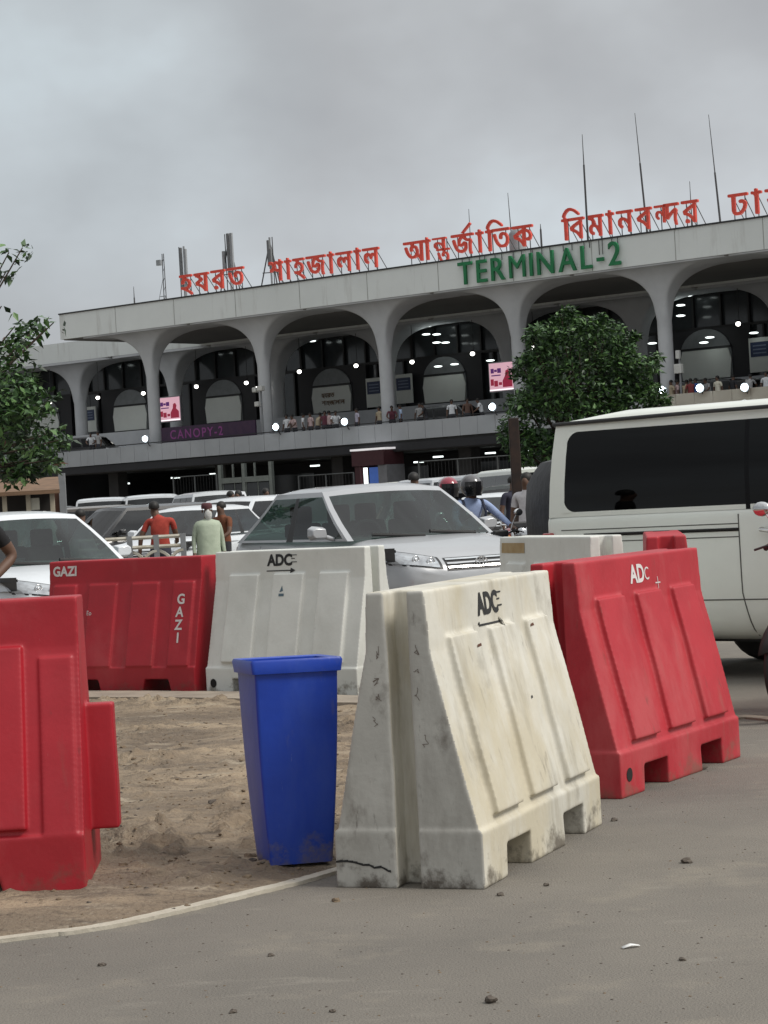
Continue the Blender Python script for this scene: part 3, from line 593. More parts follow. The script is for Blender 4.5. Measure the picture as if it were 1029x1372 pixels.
def head(a): return R(a)
b = MB(); b.grid([[(x, y, .04) for x in (-40, -8, 1.9, 2.3)] for y in (18.6, 24, 29.0)]); b.add([(-40, 18.6, .04), (2.3, 18.6, .04), (2.3, 18.45, -.01), (-40, 18.45, -.01)], [(0, 1, 2, 3)]); b.add([(-40, 29, .04), (2.3, 29, .04), (2.3, 29.6, -.01), (-40, 29.6, -.01)], [(0, 1, 2, 3)]); b.add([(2.3, 18.6, .04), (2.3, 29, .04), (2.6, 29, -.01), (2.6, 18.6, -.01)], [(0, 1, 2, 3)])
tag(b.build('raised_lane', gm), kind='structure'); UP = Vector((0, 0, .04))
# main silver sedan (heading right of the camera)
vehicle('sedan', 'sedan_car', 'silver sedan facing right behind the white barriers, wiper resting on its windscreen', 'car', spot(503, 24.0) + UP, R(-64), P_SILVER, scale=1.04)
vehicle('sedan', 'sedan_car', 'bright white sedan at the left edge, behind the red barriers', 'car', spot(14, 22.8) + UP, R(-58), P_WHITE, scale=.98)
# big white van
hd = R(-40); dv_ = Vector((math.cos(hd), math.sin(hd), 0)); lf = Vector((-dv_.y, dv_.x, 0))
anchor = spot(972, 15.8)                              # flank point at the sliding door's rear seam
VAN = vehicle('van', 'passenger_van', 'large ivory white van with black tinted windows at the right edge', 'van', anchor + dv_ * .84 + lf * .85, hd, P_CREAM, M_TINT, scale=1.03)

vb = [c for c in VAN.children if c.name.startswith('body')][0].data
vbv = BVHTree.FromPolygons([v.co.copy() for v in vb.vertices], [tuple(p.vertices) for p in vb.polygons])
def hug(pts, r, name, m, lift=0.0):                  # line of (x, z) on the van's right flank
    P = []
    for i in range(len(pts) - 1):
        for k in range(7):
            t = k / 6; x, z = pts[i][0] + (pts[i + 1][0] - pts[i][0]) * t, pts[i][1] + (pts[i + 1][1] - pts[i][1]) * t
            h = vbv.ray_cast(Vector((x, -3, z)), Vector((0, 1, 0)))[0]
            if h: P.append(h + Vector((0, -lift, 0)))
    b = MB(); b.tube(P, r, 6); b.build(name, m, VAN, smooth=60)
M_SEAM = mat('panel_gap', (0.10, 0.10, 0.09), 0.7)
xs_ = -.72
hug([(xs_, 1.14), (xs_ + .005, .60), (xs_ + .06, .30)], .005, 'door_seam', M_SEAM); hug([(.62, 1.14), (.62, .30)], .005, 'door_seam', M_SEAM)
hug([(-2.2, 1.075), (xs_, 1.075)], .004, 'rail_edge', M_SEAM); hug([(-2.0, 1.035), (xs_, 1.035)], .013, 'door_rail', M_HOLE); hug([(-2.05, .985), (xs_, .985)], .004, 'rail_edge', M_SEAM)
hug([(-2.28, .555), (2.0, .555)], .005, 'body_crease', M_SEAM); hug([(-2.2, .262), (2.1, .262)], .02, 'sill_trim', M_PLASTIC, -.01)
b = MB(); b.tube([(-.52, -.865, 1.03), (-.52, -.90, 1.03), (-.35, -.90, 1.0), (-.33, -.865, 1.0)], .016, 8); b.build('door_handle', M_CHROME, VAN, smooth=60)
for s_ in (1, -1): b = MB(); b.box(-2.365, -2.27, min(s_ * .74, s_ * .862), max(s_ * .74, s_ * .862), .74, 1.06); b.build('tail_light', M_TAIL, VAN, bevel=.012)
b = MB(); b.tube([(-2.27, -.775, 1.845), (-1, -.795, 1.855), (.5, -.795, 1.855), (1.6, -.765, 1.86)], .016, 6); b.build('rain_gutter', M_PLASTIC, VAN, smooth=60)

# more vehicles, farther back in the car park
cp = 'cars in the car park'
def car(kind, name, lab, cat, px, d, ang, p, scale=1.0, detail=False, g=None): return vehicle(kind, name, lab, cat, spot(px, d), R(ang), p, g or M_DGLASS, detail, cp, scale)
car('suv', 'parked_car', 'black parked car facing left, behind the ornamental railing', 'car', 178, 46, -143, P_BLACK, .90)
car('van', 'parked_van', 'white van in the far row, leftmost, beside the brown kiosk', 'van', 138, 70, 97, P_WHITE)
car('van', 'parked_van', 'white van in the far row behind the black parked car', 'van', 200, 68, 99, P_WHITE)
car('minivan', 'parked_van', 'white minivan behind the man in the red shirt', 'van', 276, 60, 105, P_WHITE)
car('sedan', 'parked_car', 'white sedan facing left, behind the man in the red shirt', 'car', 243, 54, -140, P_WHITE)
car('sedan', 'parked_car', 'pale blue white car with its nose toward us, beside the bearded man', 'car', 258, 42, -112, P_WHITE)
car('suv', 'parked_car', 'white high roofed car right of the bearded man', 'car', 330, 46, -125, P_WHITE, .93)
car('minivan', 'parked_van', 'taupe van with a long flat roof, left of the black parked car', 'van', 100, 58, 150, P_BROWN, .88)
car('minivan', 'parked_van', 'dark green van behind the roof of the silver sedan', 'van', 362, 60, 120, P_GREEN, .9)
car('minivan', 'parked_van', 'dark grey van behind the roof of the silver sedan, next to the dark green one', 'van', 432, 62, 125, P_GREY, .88)
car('suv', 'parked_car', 'blue grey car in the far row behind the two standing men', 'car', 322, 66, 100, P_GREY, .95)
car('minivan', 'parked_van', 'dark parked van deep in the row between the kiosk and the black car', 'van', 78, 64, 95, P_BLACK, .92)
car('van', 'parked_van', 'white van low behind the right end of the silver sedan roof', 'van', 522, 74, 100, P_CREAM)
car('van', 'parked_van', 'white van above the red helmet', 'van', 585, 64, 105, P_WHITE)
car('van', 'parked_van', 'white van above the grey helmet', 'van', 643, 60, 100, P_WHITE)
car('van', 'parked_van', 'boxy white van seen from behind, beside the rusty post', 'van', 703, 50, 100, P_CREAM, 1.0)
car('sedan', 'parked_car', 'small white car between the grey helmet and the rusty post', 'car', 664, 42, -118, P_WHITE, .95)
car('suv', 'parked_car', 'dark blue car beside the boxy white van, behind the rusty post', 'car', 690, 46, -100, P_GREEN, .9)
M_TARP = mat('black_tarpaulin', (0.022, 0.022, 0.024), 0.6, (0.04, 0.04, 0.042), 4, bump=0.5, bscale=9)
AR = empty('auto_rickshaw', spot(800, 24.5), R(-84)); tag(AR, 'three wheeled auto rickshaw under a black canopy, half hidden by the white van', 'auto rickshaw')
b = MB(); K = []
for x, zt, w_ in ((-1.25, 1.45, .5), (-1.15, 1.70, .60), (-.6, 1.78, .63), (.2, 1.78, .62), (.6, 1.66, .55), (.75, 1.5, .5)):
    h = [(w_, .45), (w_ * 1.02, 1.2), (w_ * .97, zt - .22), (w_ * .8, zt - .06), (w_ * .4, zt), (0, zt + .01)]; K.append([(x, y, z) for y, z in h] + [(x, -y, z) for y, z in h[-2::-1]])
b.grid(K); n = len(K[0]); b.add(K[0], [tuple(range(n))]); b.build('canopy', M_TARP, AR, smooth=40)
b = MB(); b.prism([(-1.25, y, z) for y, z in ((-.6, .25), (.6, .25), (.62, .9), (-.62, .9))], [(.5, y, z) for y, z in ((-.55, .25), (.55, .25), (.55, .75), (-.55, .75))]); b.prism([(.5, y, z) for y, z in ((-.5, .3), (.5, .3), (.5, 1.0), (-.5, 1.0))], [(1.1, y, z) for y, z in ((-.25, .35), (.25, .35), (.2, .9), (-.2, .9))]); b.build('body', mat('dark_green_enamel', (.015, .06, .03), .5), AR, bevel=.04)
for x, y in ((-.8, .55), (-.8, -.55), (1.0, 0)): b = MB(); b.lathe([(.1, -.05), (.2, -.05), (.23, 0), (.2, .05), (.1, .05)], (x, y, .23), 'Y', 20); b.build('wheel', M_BLACK, AR, smooth=40)

# ------------------------------------------------------------------ terminal building
TB = empty('terminal_building', FO, -PHI); tag(TB, 'long white terminal with mushroom columns, deep roof band and dark arched glazing', 'building')
M_FASC = mat('weathered_white_concrete', (0.80, 0.83, 0.81), 0.8, (0.74, 0.77, 0.75), 0.25, spots=[(0.9, (1, 1, 0.15), 0.55, (0.52, 0.52, 0.49), 0.6), (2.2, (1, 1, 0.05), 0.62, (0.34, 0.31, 0.26), 0.55), (5, (1, 1, 0.04), 0.68, (0.2, 0.17, 0.13), 0.6)])
M_CONC = mat('grey_white_plaster', (0.55, 0.565, 0.58), 0.8, (0.47, 0.485, 0.50), 0.6)
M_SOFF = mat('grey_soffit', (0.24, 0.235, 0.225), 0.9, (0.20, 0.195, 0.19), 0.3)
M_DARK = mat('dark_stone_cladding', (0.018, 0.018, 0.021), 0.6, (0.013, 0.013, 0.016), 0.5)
M_DGL = mat('dark_glazing', (0.05, 0.056, 0.06), 0.12, (0.028, 0.031, 0.034), 0.3)
M_MULL = mat('dark_mullion', (0.01, 0.01, 0.011), 0.5)
M_BOARD = mat('pale_hoarding', (0.74, 0.77, 0.72), 0.7, (0.68, 0.70, 0.66), 0.4)
M_BOARDG = mat('grey_lunette', (0.20, 0.215, 0.22), 0.5)
def bx(name, m, *a, parent=TB, bevel=0): b = MB(); b.box(*a); return b.build(name, m, parent, bevel=bevel)
SL, SR = -23.35, 44
bx('roof', [M_FASC], SL, SR, -1.5, 10.4, 11.95, 13.42)
bx('roof_coping', M_PLASTIC, SL - .03, SR, -1.56, -1.2, 13.422, 13.50)
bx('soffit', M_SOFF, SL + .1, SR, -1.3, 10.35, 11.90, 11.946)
for k in range(14):                                   # joints between the roof band panels
    s_ = SL + 4.75 * (k + 1)
    if s_ < SR - 1: bx('panel_joint', mat('faint_joint', (.38, .38, .36), .8), s_ - .02, s_ + .02, -1.508, -1.495, 11.97, 13.41)
bx('rear_roof', M_FASC, -48, SR, 10.5, 40, 11.80, 13.1)
bx('rear_soffit', M_SOFF, -48, SR, 10.6, 14, 11.75, 11.796)
def mushroom(sx, e, hw, zb_, zs_, za, zt, r0, bd, m, name='column'):
    b = MB(); P = []
    for k in range(26):
        if k < 6: z = zb_ + (zs_ - zb_) * k / 5; t = 0
        else: t = 1 - (1 - (k - 5) / 20) ** 1.6; z = zs_ + (za - zs_) * t
        p = 2.9; op = max(0, 1 - t ** p) ** (1 / p); a = hw - (hw - r0) * op; d = r0 + (bd - r0) * (1 - max(0, 1 - t ** 2.2) ** (1 / 2.2)); ex = 2 + 10 * t
        row = []
        for j in range(41):
            q = 2 * math.pi * j / 40; c_, s_ = math.cos(q), math.sin(q)
            row.append((sx + a * math.copysign(abs(c_) ** (2 / ex), c_), e + d * math.copysign(abs(s_) ** (2 / ex), s_), z))
        P.append(row)
    P.append([(x, y, zt) for x, y, z in P[-1]]); b.grid(P); return b.build(name, m, TB, smooth=50)
for k in range(8): mushroom(-17.35 + 8.75 * k, 0, 4.372, 4.6, 9.3, 11.86, 11.94, .36, 1.45, M_CONC)
for k in range(11): mushroom(-45.05 + 8.95 * k, 11.9, 4.472, 4.6, 9.0, 11.64, 11.79, .42, 1.4, M_CONC, 'rear_column')
bx('upper_ledge', M_CONC, -48, SR, 10.0, 10.5, 4.6, 6.75)
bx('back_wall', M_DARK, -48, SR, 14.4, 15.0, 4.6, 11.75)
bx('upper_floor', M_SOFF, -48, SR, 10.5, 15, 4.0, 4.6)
EW = 14.0
def arch_pts(c, hw, z0, zs, za, n=14): return [(c - hw, z0)] + [(c - hw * math.cos(math.pi * k / n) , zs + (za - zs) * math.sin(math.pi * k / n) ** .9) for k in range(n + 1)] + [(c + hw, z0)]
pc = [fac(177, 555, EW)[0], fac(302, 545, EW)[0], fac(447, 533, EW)[0], fac(598, 518, EW)[0], 0, fac(948, 480, EW)[0]]; pc[4] = (pc[3] + pc[5]) / 2; pc.insert(0, 2 * pc[0] - pc[1])
for k, c in enumerate(pc):
    g = bx('window', M_DGL, c - 4.3, c + 4.3, EW + .3, EW + .36, 4.7, 11.6)
    for s_ in (-4.25, -2.65, -.85, .9, 2.65, 4.25):
        bx('mullion', M_MULL, c + s_ - .06, c + s_ + .06, EW + .1, EW + .298, 9.9, 11.6, parent=g)
    bx('transom', M_MULL, c - 4.3, c + 4.3, EW + .08, EW + .298, 9.75, 9.898, parent=g)
    for s_ in (-3.3, 3.5): bx('mullion', M_MULL, c + s_ - .06, c + s_ + .06, EW + .1, EW + .298, 4.7, 9.74, parent=g)
    b = MB(); A_ = [(c - 2.8, 4.7), (c - 2.8, 9.75), (c + 2.8, 9.75), (c + 2.8, 4.7)]; b.prism([(x, EW - .1, z) for x, z in A_], [(x, EW + .07, z) for x, z in A_]); b.build('stone_panel', M_DARK, TB)
    A_ = arch_pts(c, 1.62, 7.0, 8.3, 9.75); b = MB(); b.prism([(x, EW - .16, z) for x, z in A_], [(x, EW - .103, z) for x, z in A_]); b.build('lunette', M_BOARDG, TB)
    A_ = [(c - 1.5, 7.0), (c + 1.5, 7.0), (c + 1.62, 8.0), (c + 1.45, 8.62), (c - 1.45, 8.62), (c - 1.62, 8.0)]; b = MB(); b.prism([(x, EW - .24, z) for x, z in A_], [(x, EW - .163, z) for x, z in A_]); b.build('arched_board', M_BOARD, TB, bevel=.02)
    bx('arch_sill', M_MULL, c - 1.6, c + 1.6, EW - .26, EW - .17, 8.63, 8.75)
# gold writing on one board
c = pc[3]; M_GOLD = mat('brown_gold_letters', (0.16, 0.08, 0.03), 0.6)
for r_, (tx, sz) in enumerate((('হযরত', .42), ('শাহজালাল', .42))):
    me = text_mesh(tx, sz, .01, .006); o = link('board_lettering', me, M_GOLD, TB); o.rotation_euler = (R(90), 0, 0); o.location = (c - .75, EW - .27, 7.95 - .48 * r_)
# deck
DK = empty('elevated_driveway', FO, -PHI); tag(DK, 'elevated driveway with a grey tiled parapet running along the terminal front', 'viaduct')
bx('deck', mat('dark_concrete', (.06, .06, .06), .9), -24.6, SR, -1.2, 9.95, 3.85, 4.58, parent=DK)  # deck slab in plain dark concrete
bx('deck_edge', M_DARK, -24.6, SR, -1.3, -1.21, 3.9, 4.3, parent=DK)
b = MB(); s_ = -24.6
M_TILE = mat('grey_tile_cladding', (0.40, 0.415, 0.43), 0.6, (0.35, 0.365, 0.38), 0.5, spots=[(2, (1, 1, .2), .62, (.22, .22, .22), .5)]); M_BEIGE = mat('beige_tile_cladding', (0.47, 0.43, 0.36), 0.6, (0.42, 0.385, 0.32), 0.6)
while s_ < 17.9: b.box(s_, min(17.9, s_ + 1.11), -1.36, -1.15, 4.33 + .004 * (s_ + 24), 5.26 + .004 * (s_ + 24)); s_ += 1.13
b.build('parapet', M_TILE, DK)
bx('parapet_core', M_MULL, -24.55, 17.9, -1.30, -1.18, 4.5, 5.2, parent=DK)
b = MB(); b.tube([(-24.5, -1.25, 5.36), (17.9, -1.25, 5.53)], .03, 6); b.build('handrail', M_MULL, DK)
b = MB(); s_ = 17.95
while s_ < SR: b.box(s_, s_ + 1.0, -1.5, -1.15, 4.2, 5.62); s_ += 1.02
b.build('ramp_parapet', M_BEIGE, DK); bx('ramp_core', M_MULL, 17.95, SR, -1.45, -1.2, 4.3, 5.5, parent=DK)
for k in range(8): bx('pier', mat('dark_pier', (.045, .043, .042), .8), -21.7 + 8.75 * k, -20.9 + 8.75 * k, .2, 1.0, 0, 3.85, parent=DK)
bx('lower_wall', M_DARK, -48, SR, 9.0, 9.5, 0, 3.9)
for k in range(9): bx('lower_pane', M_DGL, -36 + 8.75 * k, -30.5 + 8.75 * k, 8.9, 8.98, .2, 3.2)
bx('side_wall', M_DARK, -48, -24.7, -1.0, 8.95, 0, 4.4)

# ------------------------------------------------------------------ rooftop lettering
M_SRED = mat('red_sign_paint', (0.62, 0.06, 0.035), 0.5); M_SGREEN = mat('green_sign_paint', (0.012, 0.20, 0.07), 0.5); M_STRUT = mat('dark_steel', (0.05, 0.05, 0.052), 0.6); M_GALV = mat('galvanised_steel', (0.28, 0.29, 0.30), 0.5, metal=.3)
class Flat: pass
def glyph(ch, h=1 / 56, iso=0.30):                   # overlapping outlines merged by winding number, then contoured
    import numpy as np
    c = bpy.data.curves.new('txt', 'FONT'); c.body = ch; c.size = 1; o = bpy.data.objects.new('txt', c); COL.objects.link(o); dg = bpy.context.evaluated_depsgraph_get(); dg.update()
    cu = o.evaluated_get(dg).to_curve(dg); loops = []
    for sp in cu.splines:
        P = []; bp = sp.bezier_points; n = len(bp)
        for i in range(n):
            p0, p1, p2, p3 = bp[i].co, bp[i].handle_right, bp[(i + 1) % n].handle_left, bp[(i + 1) % n].co
            for k in range(5):
                t = k / 5; q = p0 * (1 - t) ** 3 + p1 * 3 * t * (1 - t) ** 2 + p2 * 3 * t * t * (1 - t) + p3 * t ** 3; P.append((q.x, q.y))
        loops.append(np.array(P))
    o.to_curve_clear() if hasattr(o, 'to_curve_clear') else None
    bpy.data.objects.remove(o); bpy.data.curves.remove(c)
    A = np.concatenate(loops); x0, y0 = A.min(0) - 3 * h; x1, y1 = A.max(0) + 3 * h
    X, Y_ = np.meshgrid(np.arange(x0, x1, h) + 1e-5, np.arange(y0, y1, h) + 1e-5); W = np.zeros(X.shape)
    for P in loops:
        Q = np.roll(P, -1, 0)
        for (ax, ay), (bx_, by) in zip(P, Q):
            if ay == by: continue
            cr = (bx_ - ax) * (Y_ - ay) - (X - ax) * (by - ay)
            W += ((ay <= Y_) & (by > Y_) & (cr > 0)).astype(int) - ((ay > Y_) & (by <= Y_) & (cr < 0)).astype(int)
    f = (W != 0).astype(float); g = np.zeros_like(f); wt = {0: .25, 1: .125, 2: .0625}
    for dy in (-1, 0, 1):
        for dx in (-1, 0, 1): g += wt[abs(dx) + abs(dy)] * np.roll(np.roll(f, dy, 0), dx, 1)
    V, Fc, key = [], [], {}
    def vert(k, p):
        if k not in key: key[k] = len(V); V.append(p)
        return key[k]
    for j in range(g.shape[0] - 1):
        for i in range(g.shape[1] - 1):
            cs = [(j, i), (j, i + 1), (j + 1, i + 1), (j + 1, i)]; v = [g[c_] - iso for c_ in cs]
            if max(v) <= 0: continue
            poly_ = []
            for k in range(4):
                a_, b_ = cs[k], cs[(k + 1) % 4]
                if v[k] > 0: poly_.append(vert(a_, (X[a_], Y_[a_])))
                if (v[k] > 0) != (v[(k + 1) % 4] > 0):
                    t = v[k] / (v[k] - v[(k + 1) % 4]); poly_.append(vert(tuple(sorted((a_, b_))), (X[a_] + (X[b_] - X[a_]) * t, Y_[a_] + (Y_[b_] - Y_[a_]) * t)))
            if len(poly_) > 2: Fc.append(tuple(poly_))
    m = Flat(); m.V = [(float(x), float(y)) for x, y in V]; m.F = Fc; return m
GC = {}
def cluster(parts, extra=None):                      # parts: (char, dx, dy, sx, sy); returns bmesh-ready lists and its width
    V, Fc = [], []; x1 = -9
    for ch, dx, dy, sx, sy in parts:
        if ch not in GC: GC[ch] = glyph(ch)
        m = GC[ch]; o = len(V); V += [(vx * sx + dx, vy * sy + dy) for vx, vy in m.V]; Fc += [tuple(i + o for i in p) for p in m.F]
    if extra: o = len(V); V += extra; Fc.append(tuple(range(o, o + len(extra))))
    return V, Fc, min(v[0] for v in V), max(v[0] for v in V)
def solid(V, Fc, thick):
    b = bmesh.new(); vs = [b.verts.new((x, 0, z)) for x, z in V]
    for f in Fc:
        try: b.faces.new([vs[i] for i in f])
        except ValueError: pass
    r = bmesh.ops.extrude_face_region(b, geom=list(b.faces)); bmesh.ops.translate(b, verts=[v for v in r['geom'] if isinstance(v, bmesh.types.BMVert)], vec=(0, thick, 0))
    bmesh.ops.recalc_face_normals(b, faces=b.faces); m = bpy.data.meshes.new('glyph'); b.to_mesh(m); b.free(); return m
HEAD = 0.62                                          # headline height of the glyphs at size 1
words = [('leftmost', (240, 326), [[('হ', 0, 0, 1, 1)], [('য', 0, 0, 1, 1)], [('র', 0, 0, 1, 1)], [('ত', 0, 0, 1, 1)]], None),
 ('second', (360, 507), [[('শ', 0, 0, 1, 1)], [('া', 0, 0, 1, 1)], [('হ', 0, 0, 1, 1)], [('জ', 0, 0, 1, 1)], [('া', 0, 0, 1, 1)], [('ল', 0, 0, 1, 1)], [('া', 0, 0, 1, 1)], [('ল', 0, 0, 1, 1)]], None),
 ('third', (540, 713), [[('আ', 0, 0, 1, 1)], [('ন', 0, .2, .95, .68), ('ত', .16, -.20, .75, .75)], [('জ', 0, 0, 1, 1)], [('া', 0, 0, 1, 1)], [('ি', 0, 0, 1, 1), ('ত', .27, 0, 1, 1)], [('ক', 0, 0, 1, 1)]], 2),
 ('fourth', (752, 935), [[('ি', 0, 0, 1, 1), ('ব', .27, 0, 1, 1)], [('ম', 0, 0, 1, 1)], [('া', 0, 0, 1, 1)], [('ন', 0, 0, 1, 1)], [('ব', 0, 0, 1, 1)], [('ন', 0, .12, .72, .8), ('দ', .36, 0, .9, 1)], [('র', 0, 0, 1, 1)]], None),
 ('rightmost', (975, 1082), [[('ঢ', 0, 0, 1, 1)], [('া', 0, 0, 1, 1)], [('ক', 0, 0, 1, 1)], [('া', 0, 0, 1, 1)]], None)]
wl = {'leftmost': 'leftmost red rooftop word of four letters, between two antenna clusters', 'second': 'red rooftop word of eight letters right of the tripod antenna', 'third': 'red rooftop word directly above the left half of the green lettering',
      'fourth': 'red rooftop word pierced by two tall whip antennas', 'rightmost': 'red rooftop word at the right edge, cut by the frame'}
for key, (pa, pb), cls, reph in words:
    sa, sb = fac(pa, 360 - (pa - 240) * .145, 1.0)[0], fac(pb, 360 - (pb - 240) * .145, 1.0)[0]
    data = []; x = 0
    for i, c_ in enumerate(cls):
        ex = [(.42, .66), (.50, .64), (.86, .90), (.80, .95)] if reph == i else None
        V, Fc, a, e_ = cluster(c_, ex)
        if c_[0][0] in 'ি': e_ = max(e_, .27 + .62)
        data.append((x - a, V, Fc, e_ - a)); x += e_ - a + .10
    k = (sb - sa) / (x - .10); kz = 1.72
    sg = empty('rooftop_sign', fw(sa, 1.0, 13.42), -PHI); tag(sg, wl[key], 'sign', 'red words along the roof edge')
    for dx, V, Fc, wd in data:
        V2 = [((vx + dx) * k, (vz - HEAD) * kz + 1.62) for vx, vz in V]
        o = link('letter', solid(V2, Fc, .14), M_SRED, sg); o.location = (0, -.07, 0)
        for fx in ((.5,) if wd < .4 else (.22, .78)):
            px = (dx + 0) * k + (min(v[0] for v in V)) * k + wd * k * fx
            b = MB(); b.tube([(px, .12, 0), (px, .12, 1.55)], .028, 5); b.build('post', M_STRUT, sg)
            b = MB(); b.tube([(px + .12, 1.2, 0), (px, .14, 1.4)], .024, 5); b.build('stay', M_STRUT, sg)
# TERMINAL-2
sa, sb = fac(613, 366, -1.75)[0], fac(830, 337, -1.75)[0]; m = text_mesh('TERMINAL-2', 1.0, .06, .022, 1.06); a, e_, c0, c1 = bounds(m); bpy.data.meshes.remove(m)
TS = empty('terminal_sign', fw(sa, -1.56, 12.10), -PHI); tag(TS, 'green block letters mounted on the white roof band', 'sign'); x = 0
k = (sb - sa) / (e_ - a); adv = []
for ch in 'TERMINAL-2':
    m = text_mesh(ch, 1.0, .06, .0 if ch == 'M' else .008); a_, e2, _, _ = bounds(m); adv.append((m, a_, e2, ch)); 
tot = sum(e2 - a_ for _, a_, e2, _ in adv); gap = .19; k = (sb - sa) / (tot + gap * 9)
for m, a_, e2, ch in adv:
    for v in m.vertices: v.co = Vector(((v.co.x - a_ + x) * k, -v.co.z - .12, v.co.y * 1.20 / .73))
    b = bmesh.new(); b.from_mesh(m); bmesh.ops.recalc_face_normals(b, faces=b.faces); b.to_mesh(m); b.free()
    link('letter', m, M_SGREEN, TS)
    for fx in (.25, .75):
        px = (x + (e2 - a_) * fx) * k; b = MB(); b.tube([(px, -.03, 1.30), (px, -.03, 1.0 if ch != '-' else .6)], .022, 5); b.build('bracket', M_STRUT, TS)
    x += e2 - a_ + gap
# antennas
mat('antenna_grey', (.13, .135, .14), .6)
def antenna(kind, px, ytop, ybot, lab, **kw):
    e = kw.get('e', 3.0); s_, zt = fac(px, ytop, e); zb_ = 13.42; h = zt - zb_
    o = empty('antenna', fw(s_, e, zb_), -PHI); tag(o, lab, 'antenna', 'antennas on the terminal roof'); b = MB()
    if kind == 'whip':
        ln = math.tan(kw.get('lean', 0)); f = kw.get('f', .5)
        b.tube([(0, 0, 0), (-ln * h * f, 0, h * f)], [.055, .045], 6); b.build('mast', M_STRUT, o); b = MB(); b.tube([(-ln * h * f, 0, h * f), (-ln * h, 0, h)], [.03, .014], 5); b.build('whip', M_STRUT, o)
    if kind == 'panel':
        b.tube([(0, 0, 0), (0, 0, h)], .06, 6); b.build('mast', M_GALV, o)
        for dx, z0, z1, c_ in kw['panels']:
            b = MB(); b.box(dx - .09, dx + .09, -.2, -.06, h * z0, h * z1); b.build('antenna_panel', M_GALV if c_ else MATS['antenna_grey'], o, bevel=.03)
        for dx in kw.get('rods', ()): b = MB(); b.tube([(dx, 0, 0), (dx, 0, h * 1.0)], .03, 5); b.build('rod', M_STRUT, o)
        if kw.get('legs'):
            for dx, dy in ((-.75, -.3), (.35, .5), (-.2, .8)): b = MB(); b.tube([(dx, dy, 0), (0, 0, h * .92)], .04, 5); b.build('leg', M_STRUT, o)
            b = MB(); b.tube([(-.5, -.2, h * .4), (.3, .3, h * .4)], .03, 5); b.build('brace', M_STRUT, o)
    if kind == 'lattice':
        for dx in (-.1, .1):
            b = MB(); b.tube([(dx, 0, 0), (dx * .6, 0, h)], .028, 5); b.build('rail', M_STRUT, o)
        for j in range(6): b = MB(); b.tube([(-.1, 0, h * j / 6), (.1, 0, h * (j + .6) / 6)], .018, 4); b.build('rung', M_STRUT, o)
        b = MB(); b.tube([(-.75, 0, 0), (-.1, 0, h * .55)], .02, 4); b.tube([(-.4, 0, h * .25), (.05, 0, h * .25)], .02, 4); b.build('stay', M_STRUT, o); b = MB(); b.box(-.5, -.2, -.1, .1, h * .8, h * .9); b.build('instrument', M_GALV, o)
antenna('lattice', 218, 340, 400, 'thin lattice mast with a side stay at the far left of the roof')
antenna('panel', 246, 330, 396, 'pair of grey antenna panels on a pole above the leftmost red word', panels=[(-.15, .3, .98, 0), (.22, .3, .95, 1)], rods=(-.4,))
antenna('panel', 306, 313, 385, 'taller cluster of antenna panels behind the last letter of the leftmost word', panels=[(-.35, .45, .75, 1), (.05, .35, 1.0, 0), (.32, .4, 1.0, 1)], rods=(-.3,), legs=True)
antenna('panel', 361, 318, 380, 'tripod antenna with dark panels left of the second red word', panels=[(0, .5, .95, 0), (.12, .45, .8, 0)], rods=(.2,), legs=True)
antenna('whip', 683, 258, 330, 'slim whip antenna between the last letters of the third red word', f=.45, lean=R(2))
antenna('whip', 628, 280, 330, 'short thin whip antenna over the middle of the third red word', f=.3)
antenna('whip', 780, 180, 350, 'tall two piece whip antenna at the first letter of the fourth red word', f=.72, e=-1.0)
antenna('whip', 859, 150, 300, 'tallest whip antenna, leaning left over the fourth red word', f=.62, lean=R(3.2))
antenna('whip', 958, 152, 285, 'tall whip antenna just left of the rightmost red word', f=.52, lean=R(3.5))
antenna('whip', 924, 243, 290, 'short whip antenna above the end of the fourth red word', f=.4)
antenna('whip', 724, 300, 325, 'stubby pole right of the third red word', f=.8, e=-.5)
antenna('whip', 179, 384, 405, 'stubby pole alone on the far left of the roof', f=.6)
s_, z_ = fac(692, 300, 3.0); WT = empty('water_tank', fw(s_, 3, 13.42), -PHI); tag(WT, 'small grey tank standing behind the last letter of the third red word', 'tank')
b = MB(); b.lathe([(.42, 0), (.45, .1), (.45, 1.5), (.3, 1.72), (.1, 1.76)], n=16); b.build('tank_shell', M_GALV, WT, smooth=50); b = MB(); b.lathe([(.12, 1.75), (.12, 1.84)], n=10); b.build('lid', M_STRUT, WT)

# lamps, screens and boards on the building
L_WARM = lamp_mat('white_lamp', (1, .97, .9), 6.0); L_COOL = lamp_mat('cool_floodlight', (.80, .93, 1), 22.0); L_TUBE = lamp_mat('tube_light', (.9, 1, .97), 2.2)
for i, (px, py) in enumerate([(263, 518), (330, 513), (401, 498), (477, 490), (552, 485), (633, 474), (131, 533), (192, 527), (989, 434), (714, 466), (67, 539), (345, 520)]):
    s_, z_ = fac(px, py, 10.8); o = empty('pendant_lamp', fw(s_, 10.8, z_), -PHI); tag(o, 'round white lamp hung in an arch of the terminal, %s from the left' % 'first second third fourth fifth sixth seventh eighth ninth tenth eleventh twelfth'.split()[sorted([263, 330, 401, 477, 552, 633, 131, 192, 989, 714, 67, 345]).index(px)], 'lamp', 'round lamps in the arches')
    b = MB(); b.ball((0, 0, 0), .135, .135, .12, 10); b.build('globe', L_WARM, o, smooth=80); b = MB(); b.tube([(0, .1, .1), (0, .1, 11.75 - z_)], .02, 4); b.build('hanger', M_MULL, o); b = MB(); b.lathe([(.2, .1), (.1, .2)], n=10); b.build('shade', M_MULL, o)
